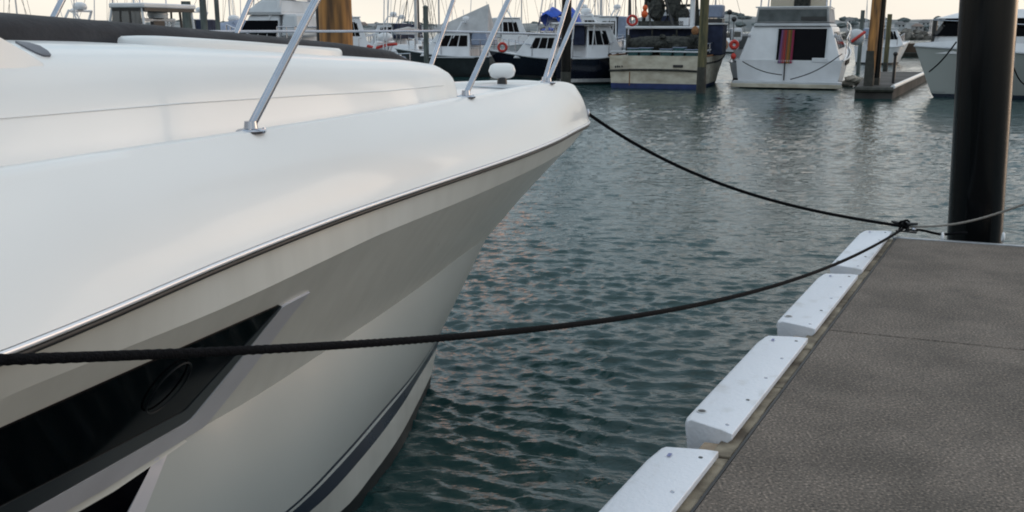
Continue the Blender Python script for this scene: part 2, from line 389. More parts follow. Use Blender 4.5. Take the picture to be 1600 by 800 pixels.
U0 = {id(rail_t): 0, id(crease_t): .17, id(band_t): .14, id(k2_t): 1.33, id(thin_t): 1.83, id(low_t): 1.89, id(boot_t): 1.95, id(wl_t): 1.97, id(keel_t): 2.2}
NS = 90
def curve_pts(T, n=NS, uend=11.0):
    u0 = U0[id(T)]; r = []
    for i in range(n+1):
        s = (i/n)**1.6; u = u0 + (uend-u0)*s; v, z = T(u); r.append((u, max(v, 0), z))
    return r
def strip(A, B, m=6, bow_curve=0.0, mirror=False, bulge=0):
    """rows between two side curves, optional concave/convex bulge (outwards +)"""
    rows = []
    for j in range(m+1):
        w = j/m; row = []
        for a, b in zip(A, B):
            u = a[0]*(1-w)+b[0]*w; v = a[1]*(1-w)+b[1]*w; z = a[2]*(1-w)+b[2]*w
            k = 4*w*(1-w)*bulge*min(1, v/.3)
            v += k
            row.append(loc(u, -v if mirror else v, z))
        rows.append(row)
    return rows
cR, cC, cB, cK, cT, cL, cBo, cW, cKe = [curve_pts(t) for t in (rail_t, crease_t, band_t, k2_t, thin_t, low_t, boot_t, wl_t, keel_t)]
railu = [(u, v, z-.045) for u, v, z in cR]      # underside of rail
def inset(c, d, dz): return [(u+d*.3 if v < .05 else u, max(v-d, 0), z+dz) for u, v, z in c]
bandtop = inset(cR, .020, -.034)
def sided(name, A, B, m_, mirror, mm=6, bulge=0, mk=True):
    mb = MB(); mb.grid(strip(A, B, mm, mirror=mirror, bulge=bulge)); return mb
def add_both(A, B, mm, bulge=0, mb=None):
    mb = mb or MB()
    mb.grid(strip(A, B, mm, bulge=bulge)); mb.grid(strip(A, B, mm, mirror=True, bulge=bulge)); return mb
# hull shell : band, topside, lower hull - one continuous surface with shade put into its tones
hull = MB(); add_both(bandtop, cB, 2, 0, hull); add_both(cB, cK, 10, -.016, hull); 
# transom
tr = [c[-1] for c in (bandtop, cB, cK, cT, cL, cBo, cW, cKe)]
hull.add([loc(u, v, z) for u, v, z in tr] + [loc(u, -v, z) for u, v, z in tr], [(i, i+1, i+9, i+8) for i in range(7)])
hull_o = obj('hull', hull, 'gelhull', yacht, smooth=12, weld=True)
lower = MB(); add_both(cK, cT, 8, .02, lower)
low_o = obj('lower_hull', lower, 'gelgrey', yacht, smooth=28, weld=True)
def lerpc(A, B, w): return [tuple(a*(1-w)+b*w for a, b in zip(p, q)) for p, q in zip(A, B)]
thin_b = lerpc(cT, cL, .14); thick_a = lerpc(cT, cL, .30)
obj('pinstripe', add_both(cT, thin_b, 1), 'navy', yacht, smooth=28, weld=True)
obj('hull_strip', add_both(thin_b, thick_a, 1), 'gelgrey', yacht, smooth=28, weld=True)
obj('hull_stripe', add_both(thick_a, cL, 2), 'navy', yacht, smooth=28, weld=True)
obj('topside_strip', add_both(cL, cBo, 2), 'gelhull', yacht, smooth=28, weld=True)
bt = add_both(cBo, cW, 2); add_both(cW, cKe, 4, .05, bt)
obj('antifouling', bt, 'boot', yacht, smooth=40, weld=True)
# rub rail: rubber with steel insert
def along(T, du=0, dv=0, dz=0, n=120, uend=11.0, both=True, ust=None):
    u0 = U0[id(T)] if ust is None else ust; a = []
    for i in range(n+1):
        u = u0 + (uend-u0)*(i/n)**1.7; v, z = T(u); a.append((u, max(v, 0), z))
    P = []
    for i, (u, v, z) in enumerate(a):
        P.append((u-du, v+dv if v > .02 or i else 0, z+dz))
    R_ = [loc(u, v, z) for u, v, z in P]; L_ = [loc(u, -v, z) for u, v, z in P][1:][::-1]
    return (L_ + R_) if both else R_
obj('rub_rail', MB().tube(along(rail_t, .0, -.006, -.0245), .0105, 8), 'rubber', yacht, smooth=60)
obj('rail_insert', MB().tube(along(rail_t, .004, .001, -.006), .0088, 8), mat('bright_rail_strip', (.82, .82, .85), .3, metal=.35), yacht, smooth=60)
# deck moulding: flared bulwark side from rail to crease, then rounded cap, down to side deck
lip = inset(cR, -.004, .004)
lip2 = inset(cR, .012, .035)
def roundbul():
    rows = []
    for j in range(15):
        w = j/14; row = []
        for a, b in zip(lip2, cC):
            # near the bow both curves carry their own u
            v = a[1]*(1-w)+b[1]*w; u = a[0]*(1-w)+b[0]*w; z = a[2]*(1-w)+b[2]*w
            bul = .014*math.sin(math.pi*min(1, w*1.0))
            if w > .8: bul += .0
            row.append((u-bul*.6, v+bul*min(1, v/.1), z+.010*math.sin(math.pi*w)))
        rows.append(row)
    return rows
bul = roundbul()
def emit(mb, rows):
    mb.grid([[loc(u, v, z) for u, v, z in r] for r in rows]); mb.grid([[loc(u, -v, z) for u, v, z in r] for r in rows])
deck = MB(); emit(deck, [lip, lip2] + bul[1:])
cap = [(u+.03, max(v-.022, 0), z+.006) for u, v, z in cC]
cap2 = [(u+.06, max(v-.045, 0), z-.004) for u, v, z in cC]
cap3 = [(u+.075, max(v-.058, 0), z-.03) for u, v, z in cC]
def sdz(u): return float(np.interp(u, [0, .6, 1.6, 2.2, 3, 5, 11], [1.80, 1.812, 1.812, 1.79, 1.75, 1.74, 1.74]))
cap4 = [(u+.08, max(v-.066, 0), min(z-.035, sdz(u)-.004)) for u, v, z in cC]
emit(deck, [cC, cap, cap2, cap3, cap4])
# deck surface from inner foot to centreline, slightly cambered
def deckrow(w): return [(u, v*w, sdz(u)-.004 + .018*(1-w*w)*min(1, v/.3)) for u, v, z in cap4]
emit(deck, [deckrow(w) for w in (1, .8, .6, .4, .2, 0)])
deck.add([loc(11, v, z) for v, z in ((1.9,1.5),(1.68,1.86),(1.6,1.74),(-1.6,1.74),(-1.68,1.86),(-1.9,1.5))], [(0,1,2,3,4,5)])
deck_o = obj('deck_moulding', deck, 'gel', yacht, smooth=38, weld=True)

# coach roof (cabin trunk)
def roof_c(u): return float(np.interp(u, [1.90, 1.96, 2.08, 2.24, 2.5, 3, 3.6, 4.3, 5.2, 7, 9], [1.80, 1.885, 1.975, 2.02, 2.047, 2.08, 2.118, 2.155, 2.18, 2.20, 2.20]))
def halfw(u):
    w = float(np.interp(u, [1.90, 1.95, 2.06, 2.28, 2.6, 3.3, 4.3, 5.2, 7, 9], [.16, .24, .33, .42, .53, .67, .86, 1.03, 1.35, 1.42])); return w
sec = [(1.0, 0.0), (.965, .25), (.93, .50), (.905, .66), (.865, .80), (.80, .90), (.70, .955), (.5, .985), (.25, .997), (0, 1.0)]
us = list(np.linspace(1.90, 2.4, 22)) + list(np.linspace(2.5, 9, 40))
rows = []
for u in us:
    zt = roof_c(u); zb = sdz(u)-.02; w = halfw(u); r = [(u, w*a, zb + (zt-zb)*b) for a, b in sec]
    rows.append([loc(*p) for p in r] + [loc(p[0], -p[1], p[2]) for p in r[-2::-1]])
coach = MB().grid(rows); coach.add(rows[0], [tuple(range(len(rows[0])))])
coach.add(rows[-1], [tuple(range(len(rows[-1])))])
coach_o = obj('coach_roof', coach, 'gel', yacht, smooth=50, weld=True)
# fine moulded line along the coach roof side
ln = [loc(u, halfw(u)*.9275, sdz(u)-.02 + (roof_c(u)-sdz(u)+.02)*.525) for u in np.linspace(2.3, 8.9, 50)]
obj('moulding_line', MB().tube(ln, .0028, 6), 'gel', coach_o, smooth=60)
# white hatch lid
hp = []
for i in range(29):
    t = i/28*2*math.pi; e = 4; cx = math.copysign(abs(math.cos(t))**(2/e), math.cos(t)); cy = math.copysign(abs(math.sin(t))**(2/e), math.sin(t))
    hp.append((3.56+.56*cx, .24+.16*cy))
hp = hp[:-1]
def hz_(u, v): return sdz(u)-.02 + (roof_c(u)-sdz(u)+.02)*(1-.012*abs(v))
rows = []
for d, dz in ((0, -.03), (0, .008), (.008, .02), (.03, .028), (.14, .03)):
    rows.append([loc(3.56+(u-3.56)*(1-d), .24+(v-.24)*(1-d*1.5), hz_(u, v)+dz) for u, v in hp])
obj('hatch_lid', MB().grid(rows, True, True), 'gel', yacht, smooth=50)
# long charcoal canvas cover bag lying along the roof
rows = []
cu = [2.06, 2.10, 2.2, 2.35, 2.7, 3.2, 3.8, 4.4, 5.2, 6.2]
for k, u in enumerate(cu):
    hgt = [.006, .02, .045, .07, .085, .095, .105, .115, .125, .13][k]; w = [.05, .10, .16, .21, .25, .27, .28, .30, .32, .33][k]
    vc = float(np.interp(u, [2, 3, 4, 6.2], [-.04, -.17, -.20, -.25])); row = []
    for i in range(15):
        t = math.pi*i/14; sx = math.copysign(abs(math.cos(t))**.6, math.cos(t)); sy = abs(math.sin(t))**.5
        wob = 1 + .07*mnoise.noise(Vector((u*3.1, t*2, 5)))
        row.append(loc(u, vc+w*sx, roof_c(u)-.012 + hgt*sy*wob))
    rows.append(row)
obj('canvas_cover', MB().grid(rows, False).add(rows[0], [tuple(range(15))]), 'canvas', yacht, smooth=60)
st = MB(); st.ball(loc(4.60, .10, roof_c(4.5)+.03), .012, n=10, m=6); obj('cover_stud', st, 'amber', yacht, smooth=60)
# windscreen surround and wheelhouse aft (only its forward foot shows in the photo)
ws = MB()
def wsrow(u, zb, side): w = halfw(u)*.84; return loc(u, side*w, zb)
foot = []
prof = [(4.78, 2.10), (4.86, 2.15), (4.98, 2.215), (5.24, 2.35), (5.7, 2.55), (6.3, 2.85), (6.9, 3.05)]
for side in (1, -1):
    rows = []
    for (u, z) in prof:
        zb = roof_c(u)-.12; w = halfw(u)*.86; wi = w-.10-.10*(z-2.1)
        rows.append([loc(u, side*w, zb), loc(u+.01, side*(w-.02), z-.02), loc(u+.03, side*(w-.045), z), loc(u+.05, side*wi, z-.005), loc(u+.07, side*(wi-.02), zb)])
    ws.grid(rows, False)
obj('windscreen_surround', ws, 'gel', yacht, smooth=50)
g = MB(); rows = []
for (u, z) in prof:
    w = halfw(u)*.86-.12-.10*(z-2.1); rows.append([loc(u+.06 - .25*(1-(q*q)), w*q, z-.03) for q in np.linspace(-1, 1, 9)])
obj('windscreen', MB().grid(rows), 'glass', yacht, smooth=60)
wh = MB(); wh.grid([[loc(6.9, s*1.06, 3.05) for s in (-1, 1)], [loc(9.2, s*1.15, 3.15) for s in (-1, 1)], [loc(9.2, s*1.15, 3.08) for s in (-1, 1)], [loc(6.9, s*1.06, 2.98) for s in (-1, 1)]], False, False)
obj('hardtop', MB().add([loc(6.6, -1.0, 3.0), loc(6.6, 1.0, 3.0), loc(9.4, 1.2, 3.08), loc(9.4, -1.2, 3.08), loc(6.6, -1.0, 3.09), loc(6.6, 1.0, 3.09), loc(9.4, 1.2, 3.17), loc(9.4, -1.2, 3.17)],
    [(3,2,1,0),(4,5,6,7),(0,1,5,4),(1,2,6,5),(2,3,7,6),(3,0,4,7)]), 'gel', yacht, bevel=.03)
for s in (-1, 1):
    sw = MB(); rows = []
    for u, zt in ((5.3, 2.36), (6.3, 2.84), (6.9, 3.0), (9.2, 3.06)):
        w = halfw(u)*.86-.01; rows.append([loc(u+.1, s*w, roof_c(u)-.1), loc(u+.12, s*(w-.1), zt-.03)])
    obj('side_window', sw.grid(rows), 'glass', yacht)
# grey scooped vent at the foot of the windscreen
# hull glazing fitted onto the hull surface
def bvh_of(*obs):
    vs, fs = [], []
    for o in obs:
        off = len(vs); vs += [v.co.copy() for v in o.data.vertices]; fs += [tuple(off+i for i in p.vertices) for p in o.data.polygons]
    return BVHTree.FromPolygons(vs, fs)
HB = bvh_of(hull_o, low_o); CB = bvh_of(coach_o)
def on_hull(px, py, off, B_=None):
    d = ray(px, py).normalized(); hit = (B_ or HB).ray_cast(Vector((0, 0, EYE)), d)
    if hit[0] is None: return None
    n = hit[1]
    if n.dot(d) > 0: n = -n
    return hit[0] + n*off
def patch(name, top, bot, m_, parent, off=.006, nx=60, ny=6, th=.006, B_=None):
    """plate following the hull between two outline curves; thickness th"""
    same = len(top) == len(bot)
    def samp(line, s):
        L = [0]
        if same:
            for a, b, c_, d_ in zip(top, top[1:], bot, bot[1:]): L.append(L[-1]+math.dist(a, b)+math.dist(c_, d_))
        else:
            for a, b in zip(line, line[1:]): L.append(L[-1]+math.dist(a, b))
        return [float(np.interp(s*L[-1], L, [p[c] for p in line])) for c in (0, 1)]
    O, I = [], []
    for i in range(nx+1):
        s = i/nx; a = samp(top, s); b = samp(bot, s); ro, ri = [], []
        for j in range(ny+1):
            w = j/ny; q = (a[0]*(1-w)+b[0]*w, a[1]*(1-w)+b[1]*w)
            P = on_hull(q[0], q[1], off, B_); Q = on_hull(q[0], q[1], off-th-.004, B_)
            if P is None: continue
            ro.append(P); ri.append(Q)
        if len(ro) == ny+1: O.append(ro); I.append(ri)
    rows = [o_ + i_[::-1] for o_, i_ in zip(O, I)]
    mb = MB().grid(rows, True, True)
    return obj(name, mb, m_, parent, smooth=40)
win = patch('hull_window', [(-260, 783), (0, 668), (232, 565), (430, 478), (434, 476)], [(-260, 912), (0, 788), (120, 727), (218, 676), (286, 640), (350, 570), (436, 476.5)], 'glass', yacht, .006, 80, 6)
patch('window_frame', [(-260, 912), (0, 788), (120, 727), (218, 676), (286, 640), (350, 570), (436, 476.5)],
      [(-260, 955), (0, 818), (36, 799), (150, 735), (292, 655), (356, 578), (438, 477)], 'frame', win, .009, 80, 2)
patch('trim', [(-260, 957), (0, 820), (36, 801), (150, 737), (293, 657), (357, 580), (437, 479), (450, 471), (481, 455.6)],
      [(-260, 985), (0, 852), (74, 811), (160, 762), (318, 664), (390, 575), (448, 497), (468, 472), (482, 455)], 'silver', yacht, .009, 80, 3, .006)
patch('trim_gap', [(-260, 985), (0, 852), (74, 811), (160, 762), (285, 686)], [(-260, 1010), (0, 868), (98, 812), (180, 765), (290, 690)], 'gelhull', yacht, .007, 50, 2)  # hull-toned strip between the trim and the lower window
patch('lower_window', [(-260, 1012), (0, 870), (98, 814), (180, 767), (241, 713)], [(-260, 1150), (0, 1100), (120, 960), (196, 800), (242, 714)], 'glass', yacht, .006, 50, 5)
patch('lower_trim', [(242, 712), (198, 800), (130, 940)], [(262, 704), (224, 800), (160, 940)], 'silver', yacht, .006, 20, 2)
# oval port light ring on the glass
ring = [(258+34*math.cos(t)*1.0+10*math.sin(t), 612-10-30*math.sin(t)-26*math.cos(t)) for t in np.linspace(0, 2*math.pi, 40)]
rp = [on_hull(x, y, .014) for x, y in ring]
obj('port_light', MB().tube(rp, .003, 6), mat('dark_gasket', (.006, .007, .009), .5, spec=.2), win, smooth=60)

patch('side_vent', [(24, 66.5), (45, 69), (62, 74), (75, 82), (79, 88)], [(24, 67), (42, 77), (56, 84), (68, 88.5), (78, 89)], mat('grey_vent', (.12, .12, .14), .5), yacht, .006, 24, 3, .006, CB)
# stanchions and pulpit rails
def lean(P, h_, s): return P + HV*(.72*h_) + NV*(.08*h_*s) + Vector((0, 0, h_))
tops = {1: [], -1: []}
for s, ulist in ((1, [.92, 2.36, 4.22, 6.2, 8.2]), (-1, [.45, 1.5, 2.95, 3.95, 6.2, 8.2])):
    for u in ulist:
        v, z = crease_t(u); v -= .03; P = loc(u, s*max(v, .04), z-.0)
        stn = obj('stanchion', MB().tube([P, lean(P, .35, s), lean(P, .70, s)], .0155, 14), 'steel', yacht, smooth=60)
        b = MB(); b.lathe((0, 0, 0), [(.0, -.006), (.050, -.006), (.052, .002), (.046, .007), (.024, .010), (.021, .035), (.0, .035)], 20)
        b.v = [tuple(P + Vector(p) + HV*.012) for p in b.v]; obj('base_plate', b, 'steel', stn, smooth=40)
        q = MB()
        for a in range(3):
            c = P + Vector((.038*math.cos(a*2.09+.5), .038*math.sin(a*2.09+.5), .006)) + HV*.02; q.lathe(c, [(0, 0), (.006, 0), (.005, .004), (0, .005)], 8)
        obj('screw', q, 'steel', stn)
        tops[s].append(lean(P, .70, s))
path = tops[1][::-1] + [loc(-.35, .1, 2.50), loc(-.38, -.1, 2.50)] + tops[-1]
sp = []
for i in range(len(path)-1):
    for k in range(6): sp.append(path[i].lerp(path[i+1], k/6))
sp.append(path[-1])
obj('pulpit_rail', MB().tube(sp, .0155, 12), 'steel', yacht, smooth=60)
def far_at(u, h_): v, z = crease_t(u); return lean(loc(u, -max(v-.03, .04), z), h_, -1)
obj('mid_rail', MB().tube([far_at(u, .335) for u in (.45, 1.5, 2.2, 2.95, 3.45, 3.95)], .008, 8), 'steel', yacht, smooth=60)
# bow fittings
P = loc(.98, -.10, sdz(1)+.01)
sl_ = obj('bow_spotlight', MB().lathe(P, [(0, 0), (.034, 0), (.034, .03), (.028, .055), (.025, .07), (0, .07)], 16), 'black', yacht, smooth=40)
rows = []
ax = Vector((.98, .15, 0)).normalized(); ay = Vector((-ax.y, ax.x, 0))
for s in np.linspace(-1, 1, 15):
    rad = (1-abs(s)**4)**.5 if abs(s) < 1 else .02
    rows.append([P + Vector((0, 0, .10)) + ax*(.093*s) + ay*(.05*rad*math.cos(t)) + Vector((0, 0, .052*rad*math.sin(t))) for t in np.linspace(0, 2*math.pi, 17)[:-1]])
obj('lamp_housing', MB().grid(rows, True, True), 'gel', sl_, smooth=60)
P = loc(1.33, -.34, sdz(1.3)+.008)
wl = MB()
for dx, w_, hh in ((-.035, .014, .045), (.0, .02, .038), (.04, .022, .05)):
    wl.lathe(P + ax*dx*1.0, [(0, 0), (w_, 0), (w_*.9, hh*.5), (w_*1.05, hh), (0, hh+.003)], 12)
wl.box(P.x-.075, P.x+.075, P.y-.04, P.y+.04, P.z-.01, P.z+.008)
obj('windlass', wl, mat('grey_teal_metal', (.08, .11, .11), .4, metal=.6), yacht, smooth=40)
obj('deck_hatch', MB().box(-.16, .16, -.13, .13, 0, .012), 'bshade', yacht, bevel=.01)
bpy.data.objects['deck_hatch'].location = loc(1.15, .0, sdz(1.15)+.012); bpy.data.objects['deck_hatch'].rotation_euler = (0, 0, -TH)
# mooring bitt at the bow for the rope
BC = loc(.06, .07, 1.575)
obj('bow_eye', MB().torus(BC, .026, .009, axis='x'), 'steel', yacht, smooth=60)

# ------------------------------------------------------------------ PONTOON
PZ = .6
C0 = atz(1402, 371, PZ); ED = Vector((2.41, 4.40, 0)).normalized()            # corner, edge direction
FD = Vector((math.cos(R(-20.5)), math.sin(R(-20.5)), 0))                         # far-edge direction
def pl(a, b, z): return C0 - ED*a + FD*b + Vector((0, 0, z-PZ))                  # a: back along edge, b: across
pont = thing('pontoon', 'dark concrete walkway pontoon with a timber edged side, running towards the camera', 'pontoon')
M['conc'] = mat('dark_speckled_concrete', (.142, .117, .099), .9, col2=(.098, .082, .070), vscale=2.6, thr=(.36, .64), bump=.28, bscale=130, detail=12)
t = M['conc'].node_tree; b = t.nodes['Principled BSDF']
# fine exposed-aggregate speckle multiplied onto the concrete colour
tcn = N(t, 'ShaderNodeTexCoord'); n3 = N(t, 'ShaderNodeTexNoise'); n3.inputs['Scale'].default_value = 90; n3.inputs['Detail'].default_value = 2
t.links.new(tcn.outputs['Object'], n3.inputs['Vector'])
r3 = ramp(t, n3.outputs[0], [(.33, (.25, .25, .25)), (.45, (.85, .85, .85)), (.58, (1.1, 1.1, 1.1)), (.68, (2.5, 2.4, 2.3))])
mm = N(t, 'ShaderNodeMix', data_type='RGBA', blend_type='MULTIPLY'); mm.inputs[0].default_value = .8
src = b.inputs['Base Color'].links[0].from_socket; t.links.new(src, mm.inputs[6]); t.links.new(r3.outputs[0], mm.inputs[7])
n4 = N(t, 'ShaderNodeTexNoise'); n4.inputs['Scale'].default_value = 9; n4.inputs['Detail'].default_value = 6; n4.inputs['Roughness'].default_value = .7
t.links.new(tcn.outputs['Object'], n4.inputs['Vector'])
r4 = ramp(t, n4.outputs[0], [(.28, (.68, .68, .68)), (.42, (1, 1, 1)), (.7, (1.12, 1.1, 1.08))])
m4 = N(t, 'ShaderNodeMix', data_type='RGBA', blend_type='MULTIPLY'); m4.inputs[0].default_value = .8
t.links.new(mm.outputs[2], m4.inputs[6]); t.links.new(r4.outputs[0], m4.inputs[7]); t.links.new(m4.outputs[2], b.inputs['Base Color'])
A1 = (C0 - atz(1292, 515, PZ)).length
def slab(a0, a1, b0, b1, z0, z1):
    mb = MB(); mb.add([pl(a0,b0,z0),pl(a0,b1,z0),pl(a1,b1,z0),pl(a1,b0,z0),pl(a0,b0,z1),pl(a0,b1,z1),pl(a1,b1,z1),pl(a1,b0,z1)],
        [(0,1,2,3),(7,6,5,4),(4,5,1,0),(5,6,2,1),(6,7,3,2),(7,4,0,3)]); return mb
obj('deck_slab', slab(.03, A1-.005, .0, 2.3, .12, PZ), 'conc', pont, bevel=.007)
obj('deck_slab', slab(A1+.006, A1+6.2, .0, 2.3, .12, PZ), 'conc', pont, bevel=.007)
obj('float', slab(.08, A1+6.1, .06, 2.2, -.4, .12), 'wet', pont)
obj('end_trim', slab(-.012, .026, -.03, 2.3, .40, PZ+.006), 'alu', pont, bevel=.004)
obj('edge_strip', slab(.0, A1+6.2, -.016, -.005, .3, PZ-.010), 'rubber', pont)
# timber waler lengths, slightly uneven
ac = 0.0; ks = 0
for L_ in (1.15, .9, 1.0, .62, .85, .66, 1.7, 1.9):
    off = rng.uniform(-.008, .008); w_ = rng.uniform(.070, .082)
    mb = MB(); nseg = 14; rows = []
    for i in range(nseg+1):
        a = ac + .008 + (L_-.016)*i/nseg
        j1, j2 = (.004*mnoise.noise(Vector((a*5, ks, q))) for q in (1, 7)); dzz = -.016 + off*.6 + .006*mnoise.noise(Vector((a*3, ks, 3)))
        rows.append([pl(a, -.022+j1, PZ+dzz), pl(a, -.022-w_+j2*2, PZ+dzz-.004), pl(a, -.022-w_+j2, PZ-.22), pl(a, -.022, PZ-.22)])
    mb.grid(rows, True, True); obj('edge_timber', mb, 'wood', pont, bevel=.006); ac += L_; ks += 1
obj('lower_waler', slab(.0, A1+6.0, -.17, -.105, .30, .50), 'palewood', pont, bevel=.008)
for i, a in enumerate((.14, 1.40, 2.90, 4.48, 5.9)):
    obj('spacer_block', slab(a-.12, a+.12, -.17, -.100, PZ-.14, PZ-.035), 'palewood', pont, bevel=.006)

# fenders: moulded white corner blocks, each a thing
def fender(label, a0, a1, dirt):
    """a0: far end, a1: near end along the edge"""
    t = thing('dock_fender', label, 'fender', pl((a0+a1)/2, -.1, PZ), 0, 'white fenders along the pontoon edge')
    org = t.location.copy(); i0, i1 = -.052, -.284
    prof = [(i0, .0), (i0, .026), (i0-.05, .028), (i1+.025, .022), (i1+.006, .012), (i1, -.01), (i1+.02, -.16), (i1+.05, -.30), (i1+.10, -.31), (i0-.07, -.20), (i0-.02, -.02)]
    rows = []; L_ = a1-a0
    for e in (0, .012, .05, .10, .35, .65, .90, .95, .988, 1):
        a = a0 + L_*e; cut = 0
        endk = max(0, 1-min(e, 1-e)/.10)
        row = []
        for q, z in prof:
            tin = endk * max(0, min(1, (i0-q)/.2)) * (.02 if e < .5 else .10)          # far corner of the outer face is cut back
            aa = a + (tin if e < .5 else -tin)
            row.append(pl(aa, q + (0.012*endk if q < -.2 else 0), PZ + z + .008*0) - org)
        rows.append(row)
    mb = MB().grid(rows, True, True); body = obj('fender_body', mb, 'fend', t, bevel=.004)
    for k in range(5):
        a = a0 + L_*(.06+.88*k/4)
        s_ = MB().lathe(pl(a, -.095, PZ+.0275)-org, [(0, 0), (.0085, 0), (.0085, .002), (.004, .003), (0, .003)], 10)
        obj('fixing_screw', s_, 'steel' if k % 3 else 'bcharcoal', t)
    hp_ = pl(a1-.20, -.235, PZ+.0235)-org
    ob = obj('drain_ring', MB().torus(hp_, .019, .004, axis='z', n=20, m=6), 'bshade', t, smooth=60)
    obj('drain_plug', MB().lathe(hp_, [(0, -.002), (.017, -.002), (.017, .0025), (.006, .0035), (0, .0035)], 16), 'black', t)
    mk = MB(); cx = a0+.09
    for dd in (0,): mk.add([pl(cx+.0, -.20-dd, PZ+.0295)-org, pl(cx+.0, -.214-dd, PZ+.0288)-org, pl(cx+.03, -.214-dd, PZ+.0288)-org, pl(cx+.03, -.20-dd, PZ+.0295)-org], [(0, 1, 2, 3)])
    obj('printed_mark', mk, mat('blue_print', (.16, .18, .36), .5), t)
    return t
fender('white fender block farthest along the edge, beside the pontoon corner and black cleat', -.11, 1.32, 0)
fender('white fender block second from the pontoon corner, under the long black rope', 1.48, 2.82, 0)
fender('white fender block between the two nearest ones, with a round plug', 2.99, 4.39, 0)
fender('white fender block nearest the camera, cut by the bottom of the picture', 4.57, 6.0, 0)

# cleat at the corner
CL = atz(1412, 362, PZ)
cl_t = thing('mooring_cleat', 'black mooring cleat on the pontoon corner with ropes tied on it', 'cleat', (CL.x, CL.y, PZ), R(-30))
obj('cleat_base', MB().box(-.06, .10, -.03, .03, 0, .012), 'black', cl_t, bevel=.004)
obj('cleat_horn', MB().tube([(-.10, 0, .075), (-.05, 0, .068), (0, 0, .064), (.05, 0, .068), (.10, 0, .075)], [.009, .013, .015, .013, .009], 10), 'black', cl_t, smooth=60)
for q in (-.025, .025): obj('cleat_leg', MB().tube([(q*1.4, 0, .004), (q, 0, .066)], .011, 10), 'black', cl_t, smooth=60)
obj('shackle', MB().ball((.075, -.01, .03), .02, .02, .016, 12, 7), 'steel', cl_t, smooth=60)
CT = Vector((CL.x, CL.y, PZ+.07))
# ---- ropes
def plane_rope(A, Bp, pix):
    """points of the rope: pixel samples intersected with the vertical plane through A and Bp"""
    nrm = Vector((0, 0, 1)).cross(Bp-A).normalized(); res = []
    for px, py in pix:
        d = ray(px, py); o_ = Vector((0, 0, EYE)); t = (A-o_).dot(nrm)/d.dot(nrm); res.append(o_+d*t)
    return res
def resample(P, step):
    # fit height as smooth function along horizontal distance (quadratic = sagging rope)
    A, Z = P[0], P[-1]; h = [(math.hypot(p.x-A.x, p.y-A.y), p.z) for p in P]
    D = h[-1][0]; co = np.polyfit([a for a, _ in h], [b for _, b in h], 3, w=[20]+[1]*(len(h)-2)+[20])
    n = max(8, int(D/step)); return [Vector((A.x+(Z.x-A.x)*i/n, A.y+(Z.y-A.y)*i/n, float(np.polyval(co, D*i/n)))) for i in range(n+1)]
BA = Vector((-1.75, .10, 1.75))
pix2 = [(0, 562), (120, 560), (250, 556), (380, 549), (500, 540), (680, 528), (850, 510), (1050, 485), (1200, 450), (1300, 416), (1380, 374), (1410, 358)]
P2 = plane_rope(BA, CT, pix2)
P2 = resample([P2[0]] + P2[1:], .012)
back = [P2[0].lerp(BA + Vector((0, 0, .0)), k/20) for k in range(20, 0, -1)]
for k, p in enumerate(back): p.z += 0
tag(obj('mooring_rope', MB().tube(back+P2, .0098, 15, twist=260, amp=.09), 'rope', smooth=80), 'long black rope crossing in front of the yacht hull to the cleat', 'rope')
pix1 = [(915, 187), (960, 211), (1020, 241), (1100, 275), (1200, 308), (1300, 338), (1360, 347), (1405, 352), (1414, 354)]
P1 = plane_rope(BC, CT, pix1); P1[0] = BC + Vector((0, 0, 0)); P1 = resample(P1, .014)
tag(obj('mooring_rope', MB().tube(P1, .0125, 15, twist=220, amp=.09), 'rope', smooth=80), 'black rope sagging over open water from the yacht bow tip', 'rope')
# lashing on the cleat
kn = MB(); pts = []
for i in range(80):
    t_ = i/80*2*math.pi*3; pts.append(CT + Vector((.040*math.cos(t_)*math.cos(t_*.5), .026*math.sin(t_), -.008+.022*math.sin(t_*1.5)+.010*math.cos(t_))))
kn.tube(pts, .0085, 10, twist=260, amp=.12); pts = [CT + Vector((0.0+.004*k, .004*k, .0-.006*k)) for k in range(10)]
kn.tube(pts, .011, 8)
tag(obj('rope_hitch', kn, 'rope', smooth=80), 'black rope hitch wound round the corner cleat', 'rope')
G1 = [CT + Vector((.05, 0, -.03))]; GE = aty(1600, 319, 6.9)
dirn = (GE-G1[0]); pts = [G1[0] + dirn*(k/60) + Vector((0, 0, -.05*math.sin(math.pi*min(1, k/60)))) for k in range(0, 150)]
tag(obj('mooring_rope', MB().tube(pts, .0085, 12, twist=260, amp=.09), 'greyrope', smooth=80), 'thin pale grey rope running right across the big black pile', 'rope')
pts = [CT + Vector((.03, -.01, -.06)) + FD*(k*.05) + Vector((0, .03, -.004 + .012*math.sin(k*.9))) for k in range(0, 10)]
tag(obj('mooring_rope', MB().tube(pts, .010, 10, twist=260, amp=.09), 'rope', smooth=80), 'short black rope tail lying along the pontoon end towards the pile', 'rope')

